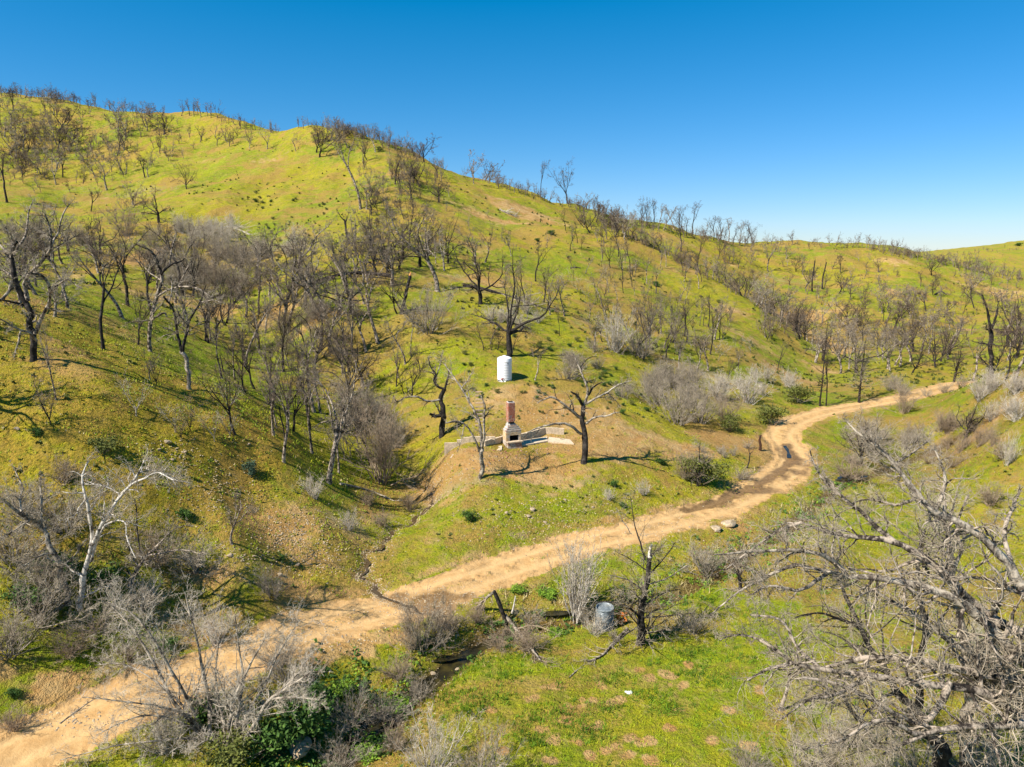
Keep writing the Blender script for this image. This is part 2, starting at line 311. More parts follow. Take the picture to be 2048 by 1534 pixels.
# tyre tracks with thin weeds down the middle
mid = np.exp(-(d_road/.42)**2)*(sstep(.38, .58, fbm(X/.9, Yg/.9, 14, 3)))*sstep(5, 15, a_road)
roadm *= 1-.40*mid
roadm *= 1-.30*np.exp(-((d_road-1.35)/.22)**2)*sstep(.42, .6, fbm(X/1.2, Yg/1.2, 15, 3))
vr = np.exp(-((d_road-RW-.5)/.7)**2)*.45
dirt = np.clip(dirt+vr, 0, 1.3)
UU = X; faces_r, faces_c = np.meshgrid(np.arange(len(yg)-1), np.arange(len(ug)-1), indexing='ij')
nU = len(ug); i0 = (faces_r*nU+faces_c).ravel(); F = np.stack([i0, i0+1, i0+nU+1, i0+nU], 1)
V = np.stack([X, Yg, Z], -1).reshape(-1, 3)
def fmean(A): return (A[:-1,:-1]+A[1:,1:])/2
fy = fmean(Yg).ravel(); fz = fmean(Z).ravel(); fd = fmean(d_road-RW+edge*.5).ravel(); fc = fmean(d_creek-cw*.9).ravel(); ft = fmean(d_trick-.3).ravel(); fx = fmean(X).ravel()
cls = np.zeros(len(F), int)
cls[(fz > 4.8) | (fy > 115)] = 1
cls[(fy < 62) & (fx < 2) & (fz > 1.4) & ~((fx > -9) & (fy > 50))] = 2
cls[(fy > 480)] = 3
cls[(fc < 0) & (fy < 140)] = 5
cls[(ft < 0) & (fy < 140)] = 5
cls[(fd < .1) & (fy < 140)] = 4

# ---- ground material
def ground_material():
    m, nt, b = newmat('ground', .95, .12); q = NB(nt); P = q.pos()
    A = q.attr('mask'); sep = nt.nodes.new('ShaderNodeSeparateColor'); nt.links.new(A.outputs['Color'], sep.inputs[0])
    A2 = q.attr('mask2'); sep2 = nt.nodes.new('ShaderNodeSeparateColor'); nt.links.new(A2.outputs['Color'], sep2.inputs[0])
    dr, lu, st = sep.outputs[0], sep.outputs[1], sep.outputs[2]; rd, we, nr = sep2.outputs[0], sep2.outputs[1], sep2.outputs[2]
    n_big = q.noise(.035, 3, .55, P); n_mid = q.noise(.16, 4, .6, P, .4); n_sm = q.noise(.9, 4, .65, P); n_f = q.noise(5.0, 3, .7, P); n_vf = q.noise(22.0, 2, .7, P)
    Ps = q.scale(P, (1, 1, 2.6)); n_str = q.noise(.35, 5, .7, Ps, .8)
    yel = (.350,.300,.014); grn = (.200,.265,.008); olive = (.120,.112,.016); deep = (.050,.072,.008)
    c = q.mix(q.step(q.math('ADD', q.math('MULTIPLY', n_big, .6), q.math('MULTIPLY', n_sm, .4)), .40, .60), yel, grn)
    c = q.mix(q.math('MULTIPLY', q.step(n_str, .50, .68), .75), c, (.245,.165,.038))
    c = q.mix(q.math('MULTIPLY', q.step(lu, .15, .85), .85), c, q.mix(q.step(n_sm, .35, .65), (.150,.245,.006), (.320,.350,.008)))
    c = q.mix(q.math('MULTIPLY', q.step(n_f, .50, .68), .55), c, olive)
    c = q.mix(q.math('MULTIPLY', q.step(n_vf, .52, .68), .45), c, deep)
    c = q.mix(q.math('MULTIPLY', q.step(q.math('ADD', n_sm, q.math('MULTIPLY', q.noise(.07, 2, .5, P), .5)), .78, .95), .55), c, olive)
    n_a = q.noise(.55, 6, .78, P, .6); n_b = q.noise(1.6, 4, .75, P, .3)
    c = q.mix(q.math('MULTIPLY', q.step(n_a, .52, .60), .50), c, (.185,.165,.026))
    c = q.mix(q.math('MULTIPLY', q.step(n_b, .54, .62), .42), c, q.mix(q.step(n_mid, .45, .55), (.42,.32,.115), (.11,.14,.014)))
    # straw
    sf = q.step(q.math('ADD', q.math('ADD', q.math('MULTIPLY', n_f, .55), q.math('MULTIPLY', n_sm, .75)), q.math('MULTIPLY', st, .42)), .80, .96)
    c = q.mix(q.math('MULTIPLY', sf, .85), c, q.mix(n_vf, (.25,.19,.07), (.46,.36,.18)))
    # bare soil
    dn = q.math('ADD', q.math('ADD', q.math('MULTIPLY', n_mid, .62), q.math('MULTIPLY', n_sm, .32)), q.math('ADD', q.math('MULTIPLY', n_f, .22), q.math('MULTIPLY', dr, .50)))
    df = q.step(dn, .745, .93)
    soil = q.mix(q.step(q.math('ADD', q.math('MULTIPLY', n_mid, .4), q.math('MULTIPLY', n_sm, .6)), .38, .62), (.42,.215,.072), (.52,.34,.145))
    soil = q.mix(q.math('MULTIPLY', q.step(n_f, .52, .72), .5), soil, (.25,.14,.055))
    soil = q.mix(q.math('MULTIPLY', q.step(n_vf, .60, .72), .4), soil, (.62,.50,.36))
    c = q.mix(q.math('MULTIPLY', df, .92), c, soil)
    # red-brown burnt soil tint
    c = q.mix(q.math('MULTIPLY', q.step(q.noise(.075, 6, .72, P, .8), .47, .585), .66), c, q.mix(q.step(n_f, .42, .6), (.40,.215,.062), (.27,.17,.045)))
    c = q.mix(q.math('MULTIPLY', q.step(q.noise(.5, 5, .78, Ps, .5), .50, .63), .45), c, (.36,.24,.075))
    c = q.mix(q.math('MULTIPLY', q.step(q.math('ADD', n_sm, q.math('MULTIPLY', nr, .30)), .62, .84), .60), c, q.mix(q.step(n_f, .4, .6), (.40,.235,.030), (.25,.165,.025)))
    # road
    rn = q.noise(2.2, 4, .6, P); roadc = q.mix(q.step(rn, .3, .7), (.43,.250,.095), (.55,.350,.150))
    Pr = q.attr('mask3'); trk = nt.nodes.new('ShaderNodeSeparateColor'); nt.links.new(Pr.outputs['Color'], trk.inputs[0])
    roadc = q.mix(q.math('MULTIPLY', trk.outputs[0], .5), q.mix(.18, roadc, (.38,.22,.09)), (.60,.40,.185))
    roadc = q.mix(q.math('MULTIPLY', q.step(n_f, .5, .8), .35), roadc, (.37,.21,.085))
    roadc = q.mix(q.math('MULTIPLY', q.step(n_vf, .6, .75), .3), roadc, (.60,.44,.25))
    rf = q.step(q.math('ADD', rd, q.math('ADD', q.math('MULTIPLY', q.math('SUBTRACT', n_sm, .5), .9), q.math('MULTIPLY', q.math('SUBTRACT', n_f, .5), .8))), .34, .62)
    c = q.mix(rf, c, roadc)
    wf = q.math('MULTIPLY', q.step(q.math('ADD', we, q.math('MULTIPLY', q.math('SUBTRACT', n_sm, .5), .7)), .25, .8), .8)
    c = q.mix(wf, c, q.mix(q.step(n_f, .4, .6), (.085,.045,.018), (.16,.095,.04)))
    nt.links.new(c, b.inputs['Base Color'])
    hgt = q.math('ADD', q.math('MULTIPLY', n_f, .6), q.math('ADD', q.math('MULTIPLY', n_sm, 1.2), q.math('MULTIPLY', n_vf, .25)))
    hs = q.math('MULTIPLY', hgt, q.math('SUBTRACT', 1.0, q.math('MULTIPLY', rd, .86)))
    nt.links.new(q.bump(hs, .95, .42), b.inputs['Normal'])
    nt.links.new(q.math('SUBTRACT', .95, q.math('MULTIPLY', wf, .55)), b.inputs['Roughness'])
    return m
GM = ground_material()
MASK = np.stack([dirt, lush, straw, np.ones_like(dirt)], -1).reshape(-1, 4)
nearm = (sstep(64, 50, Yg)*sstep(-2, -9, X)*sstep(3, 7, Z)+.35*sstep(2, 6, Z)*sstep(70, 50, Yg)*sstep(0, -6, X)).clip(0, 1)
MASK2 = np.stack([roadm, wet, nearm, np.ones_like(dirt)], -1).reshape(-1, 4)
trk = np.exp(-((d_road-.85)/.30)**2)*(.5+.5*fbm(X/2., Yg/2., 16, 3)*1.4)
MASK3 = np.stack([trk, trk, trk, np.ones_like(trk)], -1).reshape(-1, 4).clip(0, 1)
names = ['valley_floor', 'hillside', 'left_slope', 'far_hill', 'dirt_road', 'creek_bed']
for k, nm in enumerate(names):
    f = F[cls == k]
    if len(f) == 0: continue
    used = np.zeros(len(V), bool); used[f.ravel()] = True; remap = np.cumsum(used)-1
    me = mesh_np(nm, V[used], remap[f], GM, smooth=True)
    for an, arr in (('mask', MASK), ('mask2', MASK2), ('mask3', MASK3)):
        at = me.attributes.new(an, 'FLOAT_COLOR', 'POINT'); at.data.foreach_set('color', arr[used].astype(np.float32).ravel())
    link(nm, me, kind='structure', label={'valley_floor':'green grassy valley floor and meadow','hillside':'green burnt hillside rising to the skyline',
        'left_slope':'yellow green slope with trees on the left','far_hill':'distant pale green hill','dirt_road':'orange tan dirt road winding up the valley','creek_bed':'muddy stony creek bed'}[nm])
# ================================================================ MATERIALS FOR WOOD, LEAVES AND BUILT THINGS
def wood(name, dark, light, lo=.42, hi=.62, scale=3.0, rough=.9):
    m, nt, b = newmat(name, rough, .15); q = NB(nt); P = q.pos()
    n = q.noise(scale, 4, .65, P, .5); n2 = q.noise(scale*6, 3, .7, q.scale(P, (1, 1, .35)))
    c = q.mix(q.step(q.math('ADD', q.math('MULTIPLY', n, .7), q.math('MULTIPLY', n2, .3)), lo, hi), dark, light)
    nt.links.new(c, b.inputs['Base Color']); nt.links.new(q.bump(n2, .6, .03), b.inputs['Normal']); return m
CHAR = wood('charred_bark', (.022,.018,.015), (.115,.095,.078), .46, .70)
OAKB = wood('oak_bark', (.030,.023,.018), (.40,.325,.245), .43, .58)
GREYB = wood('grey_bark', (.065,.050,.038), (.46,.39,.295), .39, .62)
PALEB = wood('pale_bark', (.10,.08,.062), (.60,.54,.45), .40, .54, 4.0)
TWIGD = wood('dark_twig', (.075,.052,.036), (.23,.165,.115), .35, .65, 1.2)
TWIGG = wood('grey_twig', (.22,.175,.120), (.48,.40,.29), .35, .65, 1.2)
TWIGM = wood('weathered_twig', (.125,.095,.068), (.33,.265,.19), .35, .65, 1.2)
TWIGP = wood('pale_twig', (.36,.295,.215), (.66,.57,.44), .35, .65, 1.2)
TWIGB = wood('brown_twig', (.22,.160,.105), (.42,.32,.215), .35, .65, 1.2)
def leafmat(name, a, b_, sc_=3.0):
    m, nt, b = newmat(name, .75, .25); q = NB(nt); P = q.pos()
    nt.links.new(q.mix(q.step(q.noise(sc_, 3, .7, P), .35, .65), a, b_), b.inputs['Base Color']); return m
LEAF = leafmat('shrub_leaf', (.035,.080,.012), (.085,.155,.022)); LEAFO = leafmat('olive_leaf', (.070,.082,.014), (.15,.16,.03))
LEAFL = leafmat('bright_leaf', (.10,.19,.015), (.21,.32,.025)); LEAFB = leafmat('bluegreen_leaf', (.045,.085,.05), (.10,.15,.085))
GRASS2 = leafmat('slope_grass_blade', (.13,.185,.009), (.30,.29,.016), .5)
GRASSM = leafmat('grass_blade', (.17,.27,.008), (.40,.41,.016), .6); STRAWM = leafmat('dry_grass', (.24,.18,.06), (.52,.42,.21), .8); GDARK = leafmat('rush_grass', (.07,.14,.010), (.15,.26,.014), 1.)
# ================================================================ BRANCH GROWER (all levels vectorised)
def nrm(a): return a/np.maximum(np.linalg.norm(a, axis=-1, keepdims=True), 1e-9)
def resample(P, R, n):
    P = np.asarray(P, float); d = np.concatenate([[0], np.cumsum(np.linalg.norm(np.diff(P, axis=0), axis=1))])
    t = np.linspace(0, d[-1], n); Q = np.stack([np.interp(t, d, P[:,k]) for k in range(3)], 1); return Q, np.interp(t, d, R)
def spawn(par, cnt, t0, t1, a0, a1, lenf, n, wig, trop, rf, g, rmin=.004, taper=.85, lmin=0.0, flat=0.0):
    P, R = par; B, m, _ = P.shape; L = np.linalg.norm(np.diff(P, axis=1), axis=2).sum(1)
    cnt = np.broadcast_to(np.asarray(cnt), (B,)); idx = np.repeat(np.arange(B), cnt); K = len(idx)
    t = g.uniform(t0, t1, K); f = t*(m-1); i = np.minimum(f.astype(int), m-2); w = (f-i)[:,None]
    p = P[idx,i]*(1-w)+P[idx,i+1]*w; r = R[idx,i]*(1-w[:,0])+R[idx,i+1]*w[:,0]; T = nrm(P[idx,i+1]-P[idx,i])
    rv = nrm(g.normal(size=(K,3))); side = nrm(np.cross(T, rv)); ang = np.radians(g.uniform(a0, a1, K))[:,None]
    d = nrm(T*np.cos(ang)+side*np.sin(ang)); d[:,2] *= (1-flat); d = nrm(d)
    ln = np.maximum(L[idx]*lenf*(1.05-.55*t)*g.uniform(.55, 1.25, K), lmin)
    st = (ln/(n-1))[:,None]; Q = np.empty((K, n, 3)); Q[:,0] = p; cur = p.copy(); bend = g.normal(size=(K,3))*wig*.5
    for k in range(1, n):
        d = nrm(d+g.normal(size=(K,3))*wig+bend/(n-1)+np.array([0,0,trop])/(n-1)); cur = cur+d*st; Q[:,k] = cur
    s = np.linspace(0, 1, n)[None]; r0 = np.maximum(r*rf*g.uniform(.7, 1.1, K), rmin)[:,None]
    return Q, r0*(1-taper*s)+rmin*.35*0
def join(*ls):
    ls = [l for l in ls if l is not None]; return (np.concatenate([a for a, b in ls]), np.concatenate([b for a, b in ls]))
def tubes(PR, sides):
    """tapered tubes for a batch of same-length branches"""
    P, R = PR; B, n, _ = P.shape
    T = np.empty_like(P); T[:,1:-1] = P[:,2:]-P[:,:-2]; T[:,0] = P[:,1]-P[:,0]; T[:,-1] = P[:,-1]-P[:,-2]; T = nrm(T)
    mean = nrm(P[:,-1]-P[:,0]+1e-6); ref = np.where(np.abs(mean[:,2:3]) < .8, np.array([[0,0,1.]]), np.array([[1.,0,0]]))[:,None,:]
    ref = np.broadcast_to(ref, T.shape); N1 = nrm(np.cross(T, ref)+1e-9); N2 = np.cross(T, N1)
    a = np.arange(sides)*2*math.pi/sides; V = P[:,:,None]+R[:,:,None,None]*(N1[:,:,None]*np.cos(a)[:,None]+N2[:,:,None]*np.sin(a)[:,None])
    base = (np.arange(B)*n*sides)[:,None,None]; i = (np.arange(n-1)*sides)[None,:,None]; j = np.arange(sides)[None,None]; j2 = (j+1)%sides
    F = np.stack([base+i+j, base+i+j2, base+i+sides+j2, base+i+sides+j], -1).reshape(-1, 4)
    return V.reshape(-1, 3), F
def cat(parts):
    Vs, Fs, o = [], [], 0
    for V, F in parts: Vs.append(V); Fs.append(F+o); o += len(V)
    return np.concatenate(Vs), np.concatenate(Fs)
def knobby(PR, g, amt=.10):
    P, R = PR; return P, R*(1+g.normal(size=R.shape)*amt)
def oak(seed, trunk_h=.33, lean=.1, limbs=5, spread=(18, 62), br=7, sub=7, tw=6, rt=.030, wig=.26, slim=1.0, up=.55, nlv=4, tr=.0016, extra_low=0):
    """unit-height bare tree: (trunk and limbs tubes, crown tubes)"""
    g = np.random.default_rng(seed); n = 7; P = np.zeros((n,3)); d = np.array([g.normal()*lean, g.normal()*lean, 1.0]); cur = np.zeros(3)
    for k in range(1, n):
        d = nrm(d+g.normal(size=3)*.10); d[2] = abs(d[2]); cur = cur+d*trunk_h/(n-1); P[k] = cur
    R = rt*(1-.35*np.linspace(0, 1, n)); R[0] *= 1.35; tk = (P[None], R[None])
    L1 = spawn(tk, limbs, .72, 1.0, spread[0]*slim, spread[1]*slim, 0, 10, wig*.55, up, .66, g, tr, .80, lmin=1)
    # rescale limbs so that they reach the top
    Lw = g.uniform(.42, .80, limbs)*(1-trunk_h)/.72; Lw[0] = (1-trunk_h)*1.12
    Q, r = L1; Q = Q[:, :1]+(Q-Q[:, :1])*Lw[:,None,None]; L1 = (Q, r)
    L2 = spawn(L1, br, .22, 1.0, 28, 75, .46, 7, wig*.75, up*.5, .62, g, tr, .80)
    L3 = spawn(L2, sub, .15, 1.0, 25, 75, .48, 4, wig*.8, .15, .60, g, tr, .75)
    L4 = spawn(L3, tw, .1, 1.0, 20, 80, .62, 3, wig*.9, .05, .7, g, tr, .6) if nlv >= 4 else None
    big = [tubes(knobby(tk, g, .06), 7), tubes(knobby(L1, g, .09), 6), tubes(knobby(L2, g), 4)]
    sm = [tubes(L3, 3)]+([tubes(L4, 3)] if L4 is not None else [])
    V = np.concatenate([x[0] for x in big+sm]); top = np.quantile(V[:,2], .998); s = 1.0/top
    B, S = cat(big), cat(sm); return (B[0]*s, B[1]), (S[0]*s, S[1])
def pine(seed, n_br=46, blen=.30, droop=-.5, rt=.017, twn=7, lean=.03, tr=.0014, tmin=.22, top=.98):
    g = np.random.default_rng(seed); n = 10; z = np.linspace(0, 1, n); P = np.stack([np.cumsum(g.normal(size=n)*.004)+lean*z, np.cumsum(g.normal(size=n)*.004), z], 1)
    R = rt*(1-.86*z); R[0] *= 1.25; tk = (P[None], R[None])
    L1 = spawn(tk, n_br, tmin, top, 60, 100, blen, 7, .14, -droop*.6, .34, g, tr*1.3, .8)
    L2 = spawn(L1, twn, .15, 1, 30, 70, .42, 4, .2, .1, .6, g, tr, .7)
    L3 = spawn(L2, 3, .1, 1, 25, 70, .5, 3, .2, .1, .7, g, tr, .6)
    return cat([tubes(knobby(tk, g, .05), 7), tubes(L1, 4)]), cat([tubes(L2, 3), tubes(L3, 3)])
def shrub(seed, stems=22, spread=55, sub=8, tw=5, r=.010, wig=.16, up=.35, tr=.0028, nlv=3):
    g = np.random.default_rng(seed); tk = (np.array([[[0,0,-.05],[0,0,.02]]]), np.array([[r*2, r*2]]))
    P0 = np.zeros((stems, 8, 3)); ang = np.radians(g.uniform(2, spread, stems)); az = g.uniform(0, 2*math.pi, stems); ln = g.uniform(.6, 1.08, stems)
    d = np.stack([np.sin(ang)*np.cos(az), np.sin(ang)*np.sin(az), np.cos(ang)], 1); cur = np.stack([np.cos(az)*.05, np.sin(az)*.05, np.full(stems, -.03)], 1)*g.uniform(.3, 1.5, (stems,1)); P0[:,0] = cur
    for k in range(1, 8):
        d = nrm(d+g.normal(size=(stems,3))*wig+np.array([0,0,up/7])); cur = cur+d*(ln/7)[:,None]; P0[:,k] = cur
    R0 = (r*g.uniform(.6, 1.2, (stems,1)))*(1-.8*np.linspace(0,1,8)[None]); L0 = (P0, R0)
    L1 = spawn(L0, sub, .22, 1, 18, 50, .40, 4, wig, up*.6, .6, g, tr, .7)
    L2 = spawn(L1, tw, .1, 1, 20, 60, .5, 3, wig*1.3, .1, .7, g, tr, .6) if nlv >= 3 else None
    return tubes(L0, 4), cat([tubes(L1, 3)]+([tubes(L2, 3)] if L2 is not None else []))
def leaves(seed, n=1400, size=.05, shape=(.55,.5,.5), zc=.5, clump=26):
    """leaf quads in clumps through an uneven crown, unit height"""
    g = np.random.default_rng(seed); cc = nrm(g.normal(size=(clump,3)))*g.uniform(.25, .95, (clump,1)); k = g.integers(0, clump, n)
    p = cc[k]+g.normal(size=(n,3))*.17; p = p*np.array(shape)+np.array([0,0,zc]); p[:,2] = np.abs(p[:,2])
    a = nrm(g.normal(size=(n,3))); b = nrm(np.cross(a, g.normal(size=(n,3)))); s = size*g.uniform(.5, 1.2, (n,1))
    V = np.stack([p-a*s, p+b*s*.45, p+a*s, p-b*s*.45], 1).reshape(-1, 3); return V, np.arange(n*4).reshape(-1, 4)
def pair(nm, parts, mb, mt, tn='trunk', cn='crown'):
    (B, S) = parts; return [(tn, mesh_np(nm+'_'+tn, *B, mb, True)), (cn, mesh_np(nm+'_'+cn, *S, mt, True))]
LIB = {}
for i in range(7):
    bm = [OAKB, CHAR, OAKB, CHAR, GREYB, OAKB, CHAR][i]; tm = [TWIGM, TWIGD, TWIGM, TWIGD, TWIGG, TWIGD, TWIGM][i]
    LIB['oak%d'%i] = pair('oak', oak(100+i, [.34,.28,.40,.22,.36,.45,.30][i], .12, [5,6,5,7,5,4,6][i], (14, [60,70,50,62,55,40,72][i]), 8, 7, 4, [.031,.034,.027,.027,.028,.023,.035][i], .34), bm, tm)
for i in range(4):   # tall slim trees
    LIB['slim%d'%i] = pair('slim', oak(200+i, [.5,.38,.55,.3][i], .10, [4,5,4,6][i], (6, 30), 8, 6, 5, .0165, .24, 1.0, .9, tr=.0012), [CHAR,OAKB,OAKB,CHAR][i], [TWIGD,TWIGM,TWIGM,TWIGD][i])
for i in range(8):   # lighter models for trees far away
    LIB['foak%d'%i] = pair('far_oak', oak(300+i, [.3,.2,.38,.12,.3,.25,.4,.15][i], .15, [4,5,5,7,4,6,4,7][i], (14, [55,65,45,45,60,55,40,55][i]), 7, 5, 4, [.026,.026,.023,.018,.026,.021,.021,.016][i], .30, tr=.0034), [OAKB,CHAR,OAKB,CHAR,GREYB,OAKB,CHAR,OAKB][i], [TWIGM,TWIGD,TWIGB,TWIGD,TWIGG,TWIGM,TWIGD,TWIGM][i])
for i in range(3):
    LIB['pine%d'%i] = pair('pine', pine(400+i, [46,34,60][i], [.27,.20,.36][i], [-.5,.2,-.3][i], [.017,.015,.02][i], lean=[.03,-.02,.02][i]), [CHAR,OAKB,CHAR][i], [TWIGD,TWIGG,TWIGG][i])
LIB['young0'] = pair('young', oak(450, .16, .08, 7, (20, 45), 7, 4, 3, .016, .10, 1, .8, tr=.002), CHAR, TWIGB)
LIB['young1'] = pair('young', oak(451, .22, .08, 6, (20, 50), 6, 3, 2, .014, .12, 1, .7, tr=.002), GREYB, TWIGP)
LIB['snag0'] = pair('snag', oak(460, .85, .12, 3, (20, 60), 3, 2, 1, .040, .22, tr=.003, nlv=3), CHAR, CHAR)
LIB['snag1'] = pair('snag', oak(461, .6, .2, 3, (10, 40), 3, 3, 2, .030, .28, tr=.003), CHAR, TWIGD)
for i in range(3):
    LIB['grey_shrub%d'%i] = pair('shrub', shrub(500+i, 30, [62,50,75][i], 10, 6, tr=.0022), GREYB, TWIGG, 'stems', 'twigs')
    if i < 2: LIB['pale_shrub%d'%i] = pair('shrub', shrub(510+i, 28, [58,45,75][i], 10, 6, tr=.0022), PALEB, TWIGP, 'stems', 'twigs')
    if i < 2: LIB['brown_shrub%d'%i] = pair('shrub', shrub(520+i, 30, [60,50,70][i], 10, 6, wig=.2, tr=.0022), TWIGB, TWIGB, 'stems', 'twigs')
for i, lm in enumerate([LEAF, LEAFO, LEAFL, LEAFB]):
    L = leaves(600+i, 1500, [.05,.045,.06,.05][i], [(.55,.52,.42),(.62,.55,.42),(.6,.6,.3),(.42,.42,.5)][i], [.45,.45,.3,.5][i])
    S = shrub(610+i, 14, 60, 4, 3, nlv=2)[0]
    LIB['green_shrub%d'%i] = [('stems', mesh_np('green_shrub_stems', *S, [TWIGD,GREYB,TWIGD,TWIGD][i], True)), ('foliage', mesh_np('green_shrub_foliage', *L, lm, False))]
NAMES = {'oak':'bare_oak', 'slim':'bare_tree', 'foak':'bare_oak', 'pine':'dead_pine', 'young':'young_bare_tree', 'snag':'burnt_snag', 'grey_shrub':'grey_shrub', 'pale_shrub':'pale_shrub', 'brown_shrub':'brown_shrub', 'green_shrub':'green_shrub'}
CATS = {'oak':'tree', 'slim':'tree', 'foak':'tree', 'pine':'tree', 'young':'tree', 'snag':'snag', 'grey_shrub':'shrub', 'pale_shrub':'shrub', 'brown_shrub':'shrub', 'green_shrub':'shrub'}
def place(kind, loc, h, rz, label, group=None, w=1.0, tilt=(0, 0)):
    kind = fixk(kind)
    base = kind.rstrip('0123456789'); e = bpy.data.objects.new(NAMES[base], None); COL.objects.link(e)
    e.empty_display_size = .2; e.location = loc; e.rotation_euler = (tilt[0], tilt[1], rz); e.scale = (h*w, h*w, h)
    e['label'] = label; e['category'] = CATS[base]
    if group: e['group'] = group
    for pn, me in LIB[kind]: link(pn, me, e)
    return e
